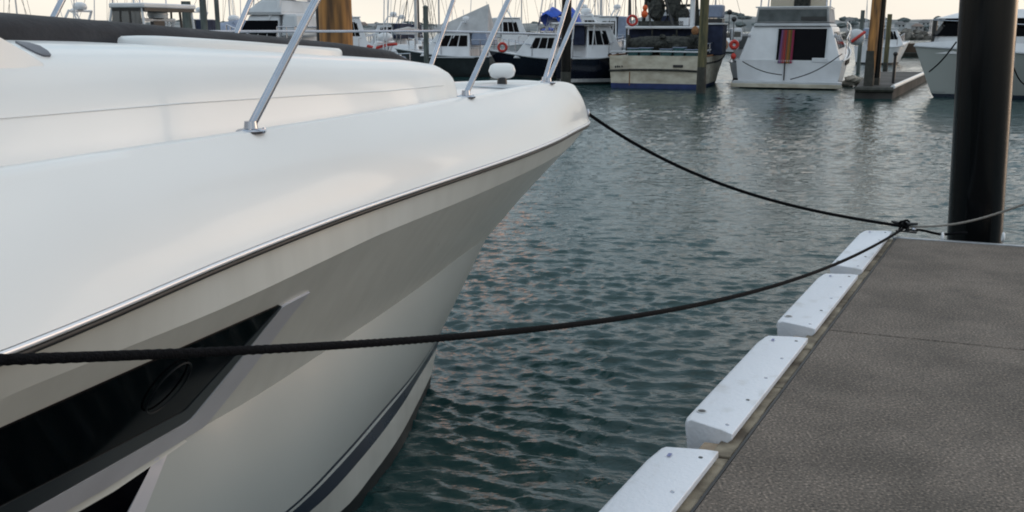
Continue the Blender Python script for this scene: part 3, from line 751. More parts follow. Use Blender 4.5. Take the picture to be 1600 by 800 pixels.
# ------------------------------------------------------------------ piles
def pile(name, label, px, pxw, Y, ztop, m_, base_py=None, lean_px=0, ring=None, cap=None, taper=.97, zb=-2.0, cat='pile', group=None):
    X = xat(px, 120, Y); r = pxw/2*Y/FPX*1.02
    t = thing(name, label, cat, (X, Y, 0), 0, group)
    rows = []; n = 28; lean_ = lean_px
    for k in range(25):
        z = zb + (ztop-zb)*k/24; rr = r*(1+(taper-1)*k/24)
        rows.append([(rr*math.cos(a)*(1+.012*mnoise.noise(Vector((math.cos(a)*2, z*.7, X)))) + lean_*z, rr*math.sin(a), z) for a in np.linspace(0, 2*math.pi, n+1)[:-1]])
    mb = MB().grid(rows, True, True); obj('shaft', mb, m_, t, smooth=60)
    if cap:
        obj('pile_cap', MB().lathe((lean_*ztop, 0, ztop), [(0, 0), (r*1.05, 0), (r*1.05, .05), (r*.2, r*.9), (0, r*.92)], 20), cap, t, smooth=40)
    if ring is not None:
        obj('tide_band', MB().lathe((0, 0, 0), [(r*1.02, zb), (r*1.05, ring*.5), (r*1.012, ring)], 24), 'wet', t, smooth=60)
    return t, r
bp_t, bp_r = pile('mooring_pile', 'big black sleeved pile standing at the end of the pontoon', 1520, 79, 8.05, 5.2, 'pileblack', lean_px=-.052, ring=.35, taper=1.0)
# the lean must leave the base where it was measured at deck level
bp_t.location.x = xat(1521, 372, 8.05) + .052*PZ
for sgn, px_ in ((-1, 1474), (1, 1569)):
    P = atz(px_, 374, PZ)
    g_ = MB().torus((0, 0, 0), .032, .010, n=16, m=8, axis='x', a0=0, a1=2*math.pi)
    o = obj('pile_guide', g_, 'bwhite', pont, smooth=60); o.location = (P.x, P.y+.02, PZ+.012); o.rotation_euler = (0, 0, R(-20))
gb = MB(); gb.add([pl(-.014, b_, z_) for b_ in (.38, .98) for z_ in (.45, .585)], [(0, 1, 3, 2)])
obj('guide_bracket', slab(-.10, -.014, .40, .47, .46, .58).add(slab(-.10, -.014, 1.02, 1.09, .46, .58).v, slab(0, 1, 0, 1, 0, 1).f), 'alu', pont)
pile('mooring_pile', 'stout tan timber pile behind the yacht coach roof', 528, 50, 13.0, 4.2, 'pilewood')
pile('mooring_pile', 'thin black pole just left of the tan timber pile', 501, 6, 15.0, 4.2, 'black')
pile('mooring_pile', 'dark pile beyond the yacht bow, next to the navy hulled boat', 884, 15, 35.0, 6, 'pileblack', ring=.7)
pile('mooring_pile', 'brown green timber pile in front of the old fishing boat', 1096, 13.5, 34.2, 7, 'pilegreen', ring=.9)
pile('mooring_pile', 'brown timber pile of the pair right of the white launch', 1358, 14, 32.3, 7, 'pilewood', ring=1.5, lean_px=.012)
pile('mooring_pile', 'black pile of the pair right of the white launch', 1369, 11, 32.9, 7, 'pileblack', ring=.6)
pile('mooring_pile', 'short greenish pile with open top just right of the pile pair', 1382, 7, 48, zat(22, 48), 'pilegreen', ring=.6)
pile('mooring_pile', 'short grey green pile behind the charcoal cruiser windscreen', 667, 8, 44, zat(12, 44), 'pilegrey', cap='pilegrey')
pile('mooring_pile', 'grey pile standing left of the flybridge cruiser, far left', 299, 14, 30, zat(2, 30), 'pilegrey')
pile('mooring_pile', 'dark grey pile right beside the grey pile, far left', 325, 10, 34, 5, 'pilegrey')
pile('mooring_pile', 'slim grey pile between the far left piles and the flybridge cruiser', 346, 7, 37, 5, 'pilegrey')
pile('mooring_pile', 'small black pile by the bow of the right hand white boat', 1453, 7, 70, zat(30, 70), 'black')
pile('mooring_pile', 'short capped pile with a crossbar behind the white launch bow', 1340, 6, 50, zat(16, 50), 'pilegrey')

# ------------------------------------------------------------------ boats behind
def hull_curves(L, B, D, bowrise=.5, draft=.5, transom=.85, rake=.9, fine=2.0, flare=.8, n=26):
    """side curves as lists of (x,y,z): gunwale, mid, boot, waterline, keel"""
    res = [[], [], [], [], []]
    for i in range(n+1):
        t = i/n; x = L*t
        b = B/2*(transom+(1-transom)*min(1, t/.35))*(1-max(0, (t-.45)/.55)**fine)
        bl = B/2*(transom+(1-transom)*min(1, t/.35))*flare*(1-max(0, (t-.30)/.70)**1.5)
        zg = D + bowrise*max(0, t-.25)**1.6*1.5
        e = t**5*rake
        res[0].append((x+e, max(b, .004), zg)); res[1].append((x+e*.55, max(b*.55+bl*.45, .003), zg*.52))
        res[2].append((x+e*.12, max(bl, .002), .13)); res[3].append((x, max(bl*.97, .002), .0)); res[4].append((x-.3*t, max(bl*.25, .001), -draft))
    return res
def boat_hull(t, L, B, D, mh, mbt, md='bwhite', stripe=None, rub='bshade', **k):
    c = hull_curves(L, B, D, **k)
    def two(mb, rows):
        mb.grid(rows); mb.grid([[(x, -y, z) for x, y, z in r] for r in rows]); return mb
    mb = MB(); two(mb, [c[0], c[1], c[2]])
    tv = [c[j][0] for j in range(5)]
    mb.add([(x, y, z) for x, y, z in tv[:3]] + [(x, -y, z) for x, y, z in tv[:3]], [(0, 1, 4, 3), (1, 2, 5, 4)])
    h = obj('hull', mb, mh, t, smooth=35, weld=True)
    mb = MB(); two(mb, [c[2], c[3], c[4]]); mb.add([(x, y, z) for x, y, z in tv[2:]] + [(x, -y, z) for x, y, z in tv[2:]], [(0, 1, 4, 3), (1, 2, 5, 4)])
    obj('bottom_paint', mb, mbt, t, smooth=35, weld=True)
    mb = MB(); ins = [(x, y*.96, z-.04) for x, y, z in c[0]]
    mb.grid([[(x, y, z) for x, y, z in ins], [(x, 0, z+.03) for x, y, z in ins], [(x, -y, z) for x, y, z in ins]]); obj('deck', mb, md, t, smooth=50)
    g = [(x, y+.01, z-.02) for x, y, z in c[0]]
    obj('gunwale', MB().tube(g + [(x, -y, z) for x, y, z in g[::-1]], .035, 8), rub, t, smooth=60)
    if stripe:
        for s in (1, -1):
            row = [(x*.5+X*.5, s*(y*.5+Y*.5+.02), z*.5+Z*.5) for (x, y, z), (X, Y, Z) in zip(c[0], c[1])]
            obj('rubbing_strake', MB().tube(row, .035, 6), stripe, t, smooth=60)
    return c
def cabin(t, x0, x1, w0, w1, z0, z1, rf, rb=0, m_='bwhite', name='cabin', bevel=.05):
    """frustum cabin; returns faces for window panels"""
    o = obj(name, MB().frus(x0, x1, -w0, w0, z0, x0+rb, x1-rf, -w1, w1, z1), m_, t, bevel=bevel)
    F = {'F': [(x1,-w0,z0),(x1,w0,z0),(x1-rf,w1,z1),(x1-rf,-w1,z1)], 'B': [(x0,-w0,z0),(x0,w0,z0),(x0+rb,w1,z1),(x0+rb,-w1,z1)],
         'L': [(x0,w0,z0),(x1,w0,z0),(x1-rf,w1,z1),(x0+rb,w1,z1)], 'R': [(x0,-w0,z0),(x1,-w0,z0),(x1-rf,-w1,z1),(x0+rb,-w1,z1)]}
    return o, F
OUT = {'F': Vector((1,0,0)), 'B': Vector((-1,0,0)), 'L': Vector((0,1,0)), 'R': Vector((0,-1,0))}
def windows(par, F, side, spans, t0, t1, m_='glass', name='window', th=.02):
    for a, b in spans: obj(name, MB().panel(F[side], a, b, t0, t1, th, OUT[side]), m_, par)
def rails(t, pts, hgt, n=1, m_='steel', name='guard_rail', r=.018):
    mb = MB()
    top = [(x, y, z+hgt) for x, y, z in pts]; mb.tube(top, r, 6)
    if n > 1: mb.tube([(x, y, z+hgt*.5) for x, y, z in pts], r*.6, 6)
    for (x, y, z) in pts: mb.tube([(x, y, z), (x, y, z+hgt)], r, 6)
    return obj(name, mb, m_, t, smooth=60)
def boatroot(name, label, cat, px, py, heading, Y=None, group=None):
    P = atz(px, py, 0) if Y is None else Vector((xat(px, 100, Y), Y, 0))
    return thing(name, label, cat, (P.x, P.y, 0), math.pi/2 - R(heading), group)
def ring_thing(label, P, az, Rr=.30, m_='red', r=.07):
    t = thing('life_ring', label, 'life ring', P, az)
    obj('ring', MB().torus((0, 0, 0), Rr, r, 28, 10, 'y'), m_, t, smooth=60)
    for k in range(4):
        a = k*math.pi/2+.8; obj('grab_band', MB().torus((Rr*math.cos(a), 0, Rr*math.sin(a)), r*1.06, .022, 12, 6, 'y'), 'bwhite', t, smooth=60)
    return t

# --- white launch, stern on
lt = boatroot('motor_launch', 'white launch moored stern on with a striped curtain in its dark cabin opening', 'motor boat', 1229, 138, 21)
boat_hull(lt, 11.5, 4.0, 1.05, 'bwhite', 'boot', bowrise=1.0, transom=.97, rake=1.3, flare=.93, fine=2.6)
obj('transom_step', MB().box(-.55, .02, -1.98, 1.98, .16, .27), 'bshade', lt, bevel=.02)
obj('step_edge', MB().box(-.60, -.55, -2.0, 2.0, .05, .19), 'cream', lt, bevel=.01)
co, F = cabin(lt, .04, 7.2, 1.88, 1.45, 1.0, 2.28, 1.6, .35, 'bwhite', bevel=.04)
ZB = 1.0; ZT = 2.28
# cockpit opening: surround posts, curtain, and a flat panel painted as the unlit interior
def wallx(z): return .04+.35*(z-1.0)/1.28
def opq(y0, y1, z0, z1, m_, nm, th): return obj(nm, MB().panel([(wallx(z0), y0, z0), (wallx(z0), y1, z0), (wallx(z1), y1, z1), (wallx(z1), y0, z1)], 0, 1, 0, 1, th, OUT['B']), m_, co)
M['void'] = mat('painted_dark_interior', (.006, .006, .008), .9, spec=.1)
opq(-1.30, .46, .95, 2.20, M['void'], 'opening_panel', .02)
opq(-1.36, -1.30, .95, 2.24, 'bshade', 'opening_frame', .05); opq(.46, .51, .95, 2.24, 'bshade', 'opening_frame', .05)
cm = bpy.data.materials.new('striped_curtain'); cm.use_nodes = True; t_ = cm.node_tree; b_ = t_.nodes['Principled BSDF']; b_.inputs['Roughness'].default_value = .85
tq = N(t_, 'ShaderNodeTexCoord'); sq = N(t_, 'ShaderNodeSeparateXYZ'); t_.links.new(tq.outputs['Object'], sq.inputs[0])
mr = N(t_, 'ShaderNodeMapRange'); mr.inputs[1].default_value = -.14; mr.inputs[2].default_value = .40; t_.links.new(sq.outputs[1], mr.inputs[0])
rp_ = ramp(t_, mr.outputs[0], [(0, (.30, .04, .09)), (.16, (.17, .13, .04)), (.27, (.36, .15, .04)), (.42, (.13, .09, .08)), (.50, (.40, .06, .06)), (.64, (.28, .07, .10)), (.76, (.20, .10, .22)), (.92, (.10, .10, .13))])
rp_.color_ramp.interpolation = 'CONSTANT'; t_.links.new(rp_.outputs[0], b_.inputs['Base Color'])
rows = []
for z in np.linspace(.93, 2.16, 6):
    kx = .04+.35*(z-1.0)/1.28; spread = 1 - .12*(z-.93)/1.23
    rows.append([(kx-.06-.03*math.cos(i*1.35), -.14+(.54*i/36)*spread, z) for i in range(37)])
obj('curtain', MB().grid(rows), cm, co, smooth=70)
obj('stern_rail_post', MB().tube([(-.06, .12, .3), (-.06, .12, 1.0)], .025, 8), 'black', lt)
cw = MB().box(-.03, .02, -1.40, -.85, .98, 1.14); obj('transom_locker', cw, 'bwhite', lt, bevel=.02)
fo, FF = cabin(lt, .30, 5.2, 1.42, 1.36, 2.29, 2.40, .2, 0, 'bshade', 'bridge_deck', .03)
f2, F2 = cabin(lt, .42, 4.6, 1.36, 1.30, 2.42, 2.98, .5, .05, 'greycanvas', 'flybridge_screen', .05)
windows(f2, F2, 'B', [(.03, .97)], .08, .88, mat('grey_mesh', (.10, .115, .12), .6, var=.5, vscale=3), 'mesh_screen')
windows(f2, F2, 'B', [(.04, .38)], .16, .40, 'black', 'stowed_gear', .05)
obj('flybridge_rail', MB().tube([(4.2, 1.3, 3.0), (.5, 1.36, 3.0), (.42, 1.2, 3.0), (.42, -1.2, 3.0), (.5, -1.36, 3.0), (4.2, -1.3, 3.0)], .025, 8), 'bwhite', lt, smooth=60)
for s in (-1, 1):
    for x in (.6, 3.0): obj('canopy_pole', MB().tube([(x, s*1.2, 3.0), (x+.1, s*1.15, 4.6)], .03, 8), 'steel', lt)
obj('canopy', MB().frus(.2, 3.6, -1.4, 1.4, 4.6, .4, 3.4, -1.2, 1.2, 4.75), 'greycanvas', lt, bevel=.04)
obj('canopy_screen', MB().box(2.9, 2.93, -1.1, 1.1, 3.05, 4.5), mat('clear_screen', (.5, .5, .45), .2, trans=.6), lt)
obj('helm_seat', MB().box(1.8, 2.3, -.5, .1, 2.9, 3.6), 'darkclutter', lt, bevel=.05)
for y_ in (-1.62, 1.5): obj('transom_lamp', MB().ball((.1, y_, 1.95), .04, .06, .08, 10, 6), 'silver', lt, smooth=60)
windows(co, F, 'R', [(.12, .36), (.40, .66), (.70, .9)], .35, .85); windows(co, F, 'L', [(.12, .36), (.40, .66), (.70, .9)], .35, .85); windows(co, F, 'F', [(.06, .48), (.52, .94)], .3, .9)
for x in (2.2, 3.4, 4.6):
    obj('porthole', MB().lathe((x, -1.97, .92), [(0, .02), (.10, .02), (.12, 0), (.12, -.05), (0, -.05)], 16, 'y'), 'black', lt)
rails(lt, [(x, -1.9+.5*max(0, (x-7)/5)**2, 1.15+.12*max(0, x-3)*.8) for x in (3.5, 5.5, 7.5, 9.5, 11)], .6, 2)
rails(lt, [(x, 1.9-.5*max(0, (x-7)/5)**2, 1.15+.12*max(0, x-3)*.8) for x in (3.5, 5.5, 7.5, 9.5, 11)], .6, 2)
# ropes draped on the launch stern
A_ = aty(1160, 96, 35.6); B_ = aty(1222, 117, 35.3); pts = [A_.lerp(B_, k/16) + Vector((0, 0, -.10*math.sin(math.pi*k/16))) for k in range(17)]
tag(obj('stern_line', MB().tube(pts, .016, 8), 'rope', smooth=60), 'dark stern line hanging across the left of the white launch transom', 'rope')
A_ = aty(1235, 124, 35.3); B_ = aty(1316, 84, 35.6); pts = [A_.lerp(B_, k/16) + Vector((0, 0, -.14*math.sin(math.pi*k/16))) for k in range(17)]
tag(obj('stern_line', MB().tube(pts, .018, 8), 'rope', smooth=60), 'dark stern line rising to the right over the white launch transom', 'rope')

# --- old fishing boat, stern quarter
ft = boatroot('fishing_boat', 'old cream fishing boat with a blue bottom and a deck crowded with gear', 'fishing boat', 1022, 139, 19)
c = boat_hull(ft, 12, 3.75, 1.22, 'cream', 'bluebottom', 'tan', stripe='darkclutter', rub='rust', bowrise=1.1, transom=.93, rake=1.2, flare=.95, fine=2.3)
# transom details: strake, rust streak, vent
obj('transom_strake', MB().tube([(-.02, -1.74, .66), (-.05, -.9, .70), (-.06, 0, .71), (-.05, .9, .70), (-.02, 1.74, .66)], .04, 8), 'darkclutter', ft, smooth=60)
obj('transom_band', MB().box(-.012, .02, -1.66, 1.66, .02, .20), 'bluebottom', ft)
obj('rust_streak', MB().box(-.018, .0, .93, .965, .12, .62), 'rust', ft)
obj('exhaust_vent', MB().box(-.04, .02, -1.05, -.68, .80, .90), 'black', ft, bevel=.02)
lm = MB()
for k, y_ in enumerate((1.52, 1.44, 1.37, 1.27)): lm.box(-.02, .0, y_-.05, y_, .76+.01*k, .84+.01*(k % 2))
obj('registration_marks', lm, 'frame', ft)
obj('bulwark', MB().tube([(.1, 1.7, 1.35), (.02, 1.6, 1.36), (0, 0, 1.38), (.02, -1.6, 1.36), (.1, -1.7, 1.35), (5, -1.8, 1.5)], .03, 8), 'bshade', ft, smooth=60)
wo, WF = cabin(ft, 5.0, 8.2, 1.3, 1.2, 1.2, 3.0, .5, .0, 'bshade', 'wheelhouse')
windows(wo, WF, 'B', [(.08, .46), (.54, .92)], .35, .85, 'navycanvas'); windows(wo, WF, 'L', [(.1, .45), (.55, .9)], .5, .85); windows(wo, WF, 'R', [(.1, .45), (.55, .9)], .5, .85); windows(wo, WF, 'F', [(.05, .3), (.36, .64), (.7, .95)], .5, .88)
# covered after deck: low roof with navy underside
obj('shelter_roof', MB().box(1.5, 5.2, -1.5, 1.5, 2.20, 2.30), 'bwhite', ft, bevel=.03)
obj('shelter_curtain', MB().box(2.0, 2.06, -1.45, 1.45, 1.75, 2.19), 'navycanvas', ft)
for y_ in (-1.45, -.5, .45, 1.45): obj('shelter_post', MB().tube([(1.6, y_, 1.2), (1.6, y_, 2.2)], .035, 8), 'darkclutter', ft)
# net drum and stowed gear
obj('net_drum', MB().lathe((1.25, -1.35, 1.62), [(0, 0), (.36, 0), (.36, .05), (.22, .07), (.30, .5), (.31, 1.9), (.22, 2.6), (.36, 2.63), (.36, 2.68), (0, 2.68)], 18, 'y'), 'darkclutter', ft, smooth=40)
for (x_, y_, z_, sx_, sy_, sz_) in ((.5, .9, 1.2, .5, .38, .28), (.5, .45, 1.2, .5, .38, .30), (.5, -.35, 1.2, .5, .4, .26), (.55, -.82, 1.2, .5, .38, .32), (.5, -1.28, 1.2, .5, .38, .24)):
    t = thing('fish_bin', 'teal fish bin in the row along the stern of the fishing boat', 'fish bin', ft.matrix_basis @ Vector((x_, y_, z_)), ft.rotation_euler[2], 'fish bins on the fishing boat')
    m1 = MB().frus(-sx_/2, sx_/2, -sy_/2, sy_/2, 0, -sx_/2-.03, sx_/2+.03, -sy_/2-.03, sy_/2+.03, sz_)
    obj('bin_body', m1, 'tealbin', t, bevel=.02)
    obj('bin_rim', MB().tube([(-sx_/2-.03, -sy_/2-.03, sz_), (sx_/2+.03, -sy_/2-.03, sz_), (sx_/2+.03, sy_/2+.03, sz_), (-sx_/2-.03, sy_/2+.03, sz_), (-sx_/2-.03, -sy_/2-.03, sz_)], .018, 6), 'bluegrey', t)
nb = MB()
for k in range(46): 
    nb.ball((rng.uniform(.9, 2.6), rng.uniform(-1.5, 1.4), rng.uniform(1.25, 1.95)), rng.uniform(.10, .24), rng.uniform(.1, .26), rng.uniform(.08, .18), 8, 5, .5)
tag(obj('net_heap', nb, 'darkclutter'), 'dark heap of nets piled on the fishing boat after deck', 'nets'); bpy.data.objects['net_heap'].matrix_basis = ft.matrix_basis.copy() if False else Matrix.Translation(ft.location) @ Matrix.Rotation(ft.rotation_euler[2], 4, 'Z')
# gantry, mast, booms
ga = MB()
for s in (-1, 1): ga.tube([(3.0, s*1.1, 2.3), (3.0, s*.85, 4.8)], .07, 8); ga.tube([(3.0, s*1.1, 2.9), (4.6, s*.4, 2.3)], .04, 8)
for z in (3.1, 3.9, 4.7): ga.tube([(3.0, -.95, z), (3.0, .95, z)], .05, 8)
for k in range(8): ga.tube([(3.0, -1.0+k*.27, 2.3), (3.0, -.95+.25*((k*3) % 7), 3.9)], .022, 6)
obj('gantry', ga, 'darkclutter', ft, smooth=60)
obj('mast', MB().tube([(2.6, -.92, 2.25), (2.6, -.92, 6.5)], .10, 12), 'bwhite', ft, smooth=60)
bo = MB(); bo.tube([(2.5, -.2, 2.3), (2.2, .5, 4.6)], .06, 8); bo.tube([(2.5, .7, 2.3), (3.3, 1.2, 5.2)], .05, 8); bo.tube([(2.6, -.9, 5.0), (1.0, -.9, 2.9)], .03, 6); bo.tube([(2.6, 1.5, 2.25), (2.4, 1.62, 5.5)], .028, 6); bo.tube([(2.6, 1.3, 2.25), (2.3, 1.38, 5.5)], .028, 6)
obj('derrick', bo, 'darkmast', ft, smooth=60)
wn = MB(); wn.ball((2.7, .5, 3.0), .34, .34, .5, 10, 7, .35); wn.ball((2.6, -.15, 3.2), .28, .3, .55, 10, 7, .4); wn.ball((2.8, .9, 3.6), .22, .2, .4, 10, 7, .4); wn.ball((2.8, -.45, 2.7), .3, .3, .35, 10, 7, .4); wn.box(2.5, 3.0, -.6, 1.2, 2.3, 2.5)
obj('winch_gear', wn, 'darkclutter', ft)
obj('mast_box', MB().box(2.5, 2.9, -.8, -.4, 2.32, 2.62), 'bwhite', ft, bevel=.02)
def on(t, p): return (Matrix.Translation(t.location) @ Matrix.Rotation(t.rotation_euler[2], 4, 'Z')) @ Vector(p)
ring_thing('red and white life ring above the left side of the fishing boat', aty(988, 32, 37), 0, .17, 'red', .05)
for lbl, (px_, py_), rr in (('upper of two orange float balls hung in the fishing boat rigging', (1008, 12), .10), ('lower orange float ball hung in the fishing boat rigging', (1007, 22), .13)):
    P = aty(px_, py_, 38); t = thing('float_ball', lbl, 'float', P); obj('ball', MB().ball((0, 0, 0), rr, rr, rr*1.1), 'orange', t, smooth=60)
    obj('lanyard', MB().tube([(0, 0, rr), (0, 0, rr+1.2)], .012, 5), 'darkmast', t)
P = aty(1086, 48, 37); t = thing('buoy', 'faded orange buoy hung left of the brown green pile', 'buoy', P); obj('ball', MB().ball((0, 0, 0), .14, .12, .17), 'rust', t, smooth=60); obj('lanyard', MB().tube([(0, 0, .1), (0, 0, .6)], .012, 5), 'darkmast', t)
# navy deckhouse box, tan tank to the right of the pile
no, NF = cabin(ft, 2.2, 3.6, .42, .42, 1.2, 2.36, 0, 0, 'navycanvas', 'navy_locker', .06)
no.location = (0, -1.75, 0)
obj('locker_trim', MB().box(2.15, 3.65, -2.2, -1.3, 2.36, 2.42), 'bshade', ft)
tk = MB().box(2.4, 3.2, -2.1, -1.45, 2.62, 3.1); obj('water_tank', tk, 'bluegrey', ft, bevel=.06); obj('tank_stand', MB().box(2.4, 3.2, -2.1, -1.45, 2.43, 2.58), 'black', ft)
for px_, py_, l_ in ((1140, 19, 'upper small black float on the pole beside the blue grey tank'), (1147, 30, 'lower small black float beside the blue grey tank')):
    P = aty(px_, py_, 38); t = thing('float_ball', l_, 'float', P); obj('ball', MB().ball((0, 0, 0), .10), 'black', t, smooth=60); obj('lanyard', MB().tube([(0, 0, -.8), (0, 0, 0)], .015, 5), 'darkmast', t)
ring_thing('dull red life ring on the rail between fishing boat and white launch', aty(1147, 70, 36.8), 0, .12, 'red', .07)
P = aty(1146, 88, 36.6); t = thing('buoy', 'small pink red buoy under the dull red life ring', 'buoy', P); obj('ball', MB().ball((0, 0, 0), .10, .1, .12), 'red', t, smooth=60); obj('lanyard', MB().tube([(0, 0, .08), (0, 0, .3)], .01, 5), 'darkmast', t)
P = aty(1150, 52, 38.2); t = thing('deck_box', 'white rounded deck box between the fishing boat and white launch', 'deck box', (P.x, P.y, P.z-.3)); obj('box_body', MB().box(-.22, .22, -.2, .2, 0, .5), 'bwhite', t, bevel=.1); obj('box_window', MB().box(-.12, .14, -.215, -.19, .16, .36), 'bcharcoal', t)
obj('starboard_rail', MB().tube([(.1, -1.7, 1.38), (.1, -1.7, 1.62), (3, -1.9, 1.70), (8, -1.7, 2.1)], .02, 6).tube([(1.5, -1.8, 1.3), (1.5, -1.8, 1.65)], .02, 6), 'steel', ft, smooth=60)
# small sea-green dinghy cabin behind between them
gt = boatroot('dinghy', 'grey runabout hidden between the fishing boat and the white launch', 'boat', 1168, 128, 15, Y=42)
boat_hull(gt, 5, 1.7, .8, 'bshade', 'boot', bowrise=.4)
go, GF = cabin(gt, 1, 3.4, .7, .5, .8, 2.0, .5, .1, 'greycanvas'); windows(go, GF, 'B', [(.1, .9)], .45, .9, 'bcharcoal')
obj('outboard_motor', MB().box(-.35, .05, -.2, .2, .5, 1.3), 'bcharcoal', gt, bevel=.08)

# --- generic side-on cruisers
def cruiser(label, px_bow, px_stern, Y, heading, D, mh, wl_col='boot', ph=1.0, extra=None, right=False, Bm=3.2, name='cabin_cruiser', wm='glass', zc=None, m_c='bwhite'):
    """boat seen from the side: length from its pixel extent"""
    a = R(heading); L = abs(px_stern-px_bow)/FPX*Y/abs(math.sin(a))*.93
    X = xat(px_stern, 100, Y); t = thing(name, label, 'motor boat', (X, Y, 0), math.pi/2-a)
    boat_hull(t, L, Bm, D, mh, wl_col, 'bwhite', bowrise=.35*ph, rake=.8, flare=.8)
    zc = zc or D+.95*ph
    co_, F_ = cabin(t, L*.22, L*.80, Bm*.40, Bm*.30, D-.02, zc, L*.20, .1, m_c, bevel=.05)
    for s in 'LR': windows(co_, F_, s, [(.06, .27), (.30, .50), (.53, .72)], .42, .86, wm)
    windows(co_, F_, 'F', [(.06, .48), (.52, .94)], .40, .90, wm)
    rails(t, [(L*q, s_*Bm*.42*(1-max(0, q-.5)*1.3), D+.35*ph*max(0, q-.25)**1.6*1.5) for s_ in (1,) for q in (.55, .68, .8, .9, .98)], .5)
    rails(t, [(L*q, -Bm*.42*(1-max(0, q-.5)*1.3), D+.35*ph*max(0, q-.25)**1.6*1.5) for q in (.55, .68, .8, .9, .98)], .5)
    g_ = random.Random(int(px_bow*7+Y))
    for q in range(3):
        an = MB()
        x_ = L*g_.uniform(.1, .6); y_ = g_.choice((-1, 1))*Bm*.26; an.tube([(x_, y_, zc-.02), (x_-g_.uniform(-.1, .4), y_, zc+g_.uniform(1.0, 2.6))], .018, 5); obj('antenna', an, 'bwhite', t)
    ar = MB(); xa = L*g_.uniform(.25, .4)
    ar.tube([(xa+.4, -Bm*.32, zc-.3), (xa, -Bm*.27, zc+.45), (xa, Bm*.27, zc+.45), (xa+.4, Bm*.32, zc-.3)], .045, 8); aro = obj('radar_arch', ar, m_c if m_c != 'bcharcoal' else 'bshade', t, smooth=60)
    obj('radar_dome', MB().lathe((xa, 0, zc+.49), [(0, 0), (.20, 0), (.24, .08), (.2, .2), (.08, .25), (0, .25)], 14), 'bwhite', aro, smooth=60)
    rails(t, [(L*.02, y_, D) for y_ in (-Bm*.38, 0, Bm*.38)], .75, 2)
    rails(t, [(L*.02, Bm*.40, D), (L*.1, Bm*.42, D), (L*.2, Bm*.43, D)], .75, 2)
    obj('cabin_roof', MB().box(L*.20, L*.62, -Bm*.33, Bm*.33, zc, zc+.06), 'bwhite', t, bevel=.02)
    obj('canvas_dodger', MB().frus(L*.03, L*.22, -Bm*.34, Bm*.34, D+.5, L*.06, L*.22, -Bm*.3, Bm*.3, zc+.02), g_.choice(('navycanvas', 'greycanvas', 'bluegrey', 'bshade')), t, bevel=.06)
    return t, L, co_, F_
ct1, L1, co1, F1 = cruiser('charcoal hulled cruiser with white cabin and dark side windows left of the bow stanchion', 632, 775, 47, -78, .95, 'bcharcoal', Bm=3.4, zc=2.05)
obj('hull_stripe', MB().box(L1*.15, L1*.7, -1.75, 1.75, .88, .93), 'bshade', ct1)
obj('bow_canopy', MB().add([(L1*.05, -.8, 2.0), (L1*.05, .8, 2.0), (L1*.75, 0, 2.15), (L1*.08, 0, 3.35)], [(0, 1, 2), (0, 2, 3), (1, 3, 2), (0, 3, 1)]), 'greycanvas', ct1)
ct2, L2, co2, F2_ = cruiser('navy hulled cruiser under a bright blue cover beside the dark pile', 782, 905, 45, -76, .92, 'bnavy', Bm=3.2, zc=1.95)
bc = MB(); rows = []
for i, x_ in enumerate(np.linspace(-.1, L2*.5, 9)):
    zz = 3.05 - .10*math.sin(i*1.9) - (.5 if i == 8 else 0) - (.75 if i == 0 else 0)*1.0
    rows.append([(x_, y_, zz - .28*abs(y_)**2*.6 - .06*math.sin(i*2+y_*3)) for y_ in np.linspace(-1.3, 1.3, 9)])
obj('blue_cover', MB().grid(rows).grid([[(p[0], p[1], p[2]-.03) for p in r] for r in rows]), 'bluecanvas', ct2, smooth=60)
obj('cover_drape', MB().add([(-.1, 1.25, 2.6), (.9, 1.28, 2.75), (.25, 1.3, 1.75), (-.1, 1.22, 2.6), (.9, 1.25, 2.75), (.25, 1.27, 1.75)], [(0, 1, 2), (5, 4, 3), (0, 2, 5, 3)]), 'bluecanvas', ct2)
for x_ in (.2, L2*.45): obj('cover_frame', MB().tube([(x_, -1.2, 1.9), (x_, -1.2, 2.9), (x_, 1.2, 2.9), (x_, 1.2, 1.9)], .02, 6), 'steel', ct2)
ring_thing('red life ring on the rail left of the blue covered cruiser', aty(785, 74, 43), 0, .17, 'red', .06)
ct3, L3, co3, F3 = cruiser('white topped cruiser with glossy navy hull right of the dark pile', 990, 880, 41, 78, 1.05, 'bnavy', Bm=3.3, zc=2.3)
obj('hardtop', MB().box(-.2, L3*.62, -1.35, 1.35, 2.38, 2.46), 'bwhite', ct3, bevel=.03)
for x_ in (0, L3*.3, L3*.58):
    for s in (-1, 1): obj('hardtop_post', MB().tube([(x_, s*1.2, 1.0), (x_+.1, s*1.25, 2.4)], .03, 6), 'bwhite', ct3)
for x_ in (L3*.55, L3*.68, L3*.8):
    obj('porthole', MB().lathe((x_, -1.1*(1.6-x_/L3)-.28, 1.16), [(0, .03), (.08, .03), (.08, -.05), (0, -.05)], 12, 'y'), 'black', ct3)
obj('swim_deck', MB().box(-.6, L3*.55, -2.1, -1.75, .12, .24), 'alu', ct3)
ct4, L4, co4, F4 = cruiser('white flybridge cruiser with a long dark window band behind the yacht roof, left', 352, 500, 27, -75, 1.5, 'bwhite', Bm=3.2, zc=2.56)
windows(co4, F4, 'L', [(.02, .98)], .55, .86, 'glass', 'window_band', .03)
fb, FB = cabin(ct4, L4*.2, L4*.65, 1.1, .9, 2.6, 2.95, .5, .1, 'bshade', 'flybridge')
obj('fly_screen', MB().panel(FB['F'], .03, .97, .6, 1.7, .02, OUT['F']), mat('pale_screen', (.55, .55, .5), .15, trans=.5), fb)
obj('radar_arch', MB().tube([(L4*.25, -1.0, 2.7), (L4*.22, -.9, 3.5), (L4*.22, .9, 3.5), (L4*.25, 1.0, 2.7)], .05, 8), 'bwhite', ct4, smooth=60)
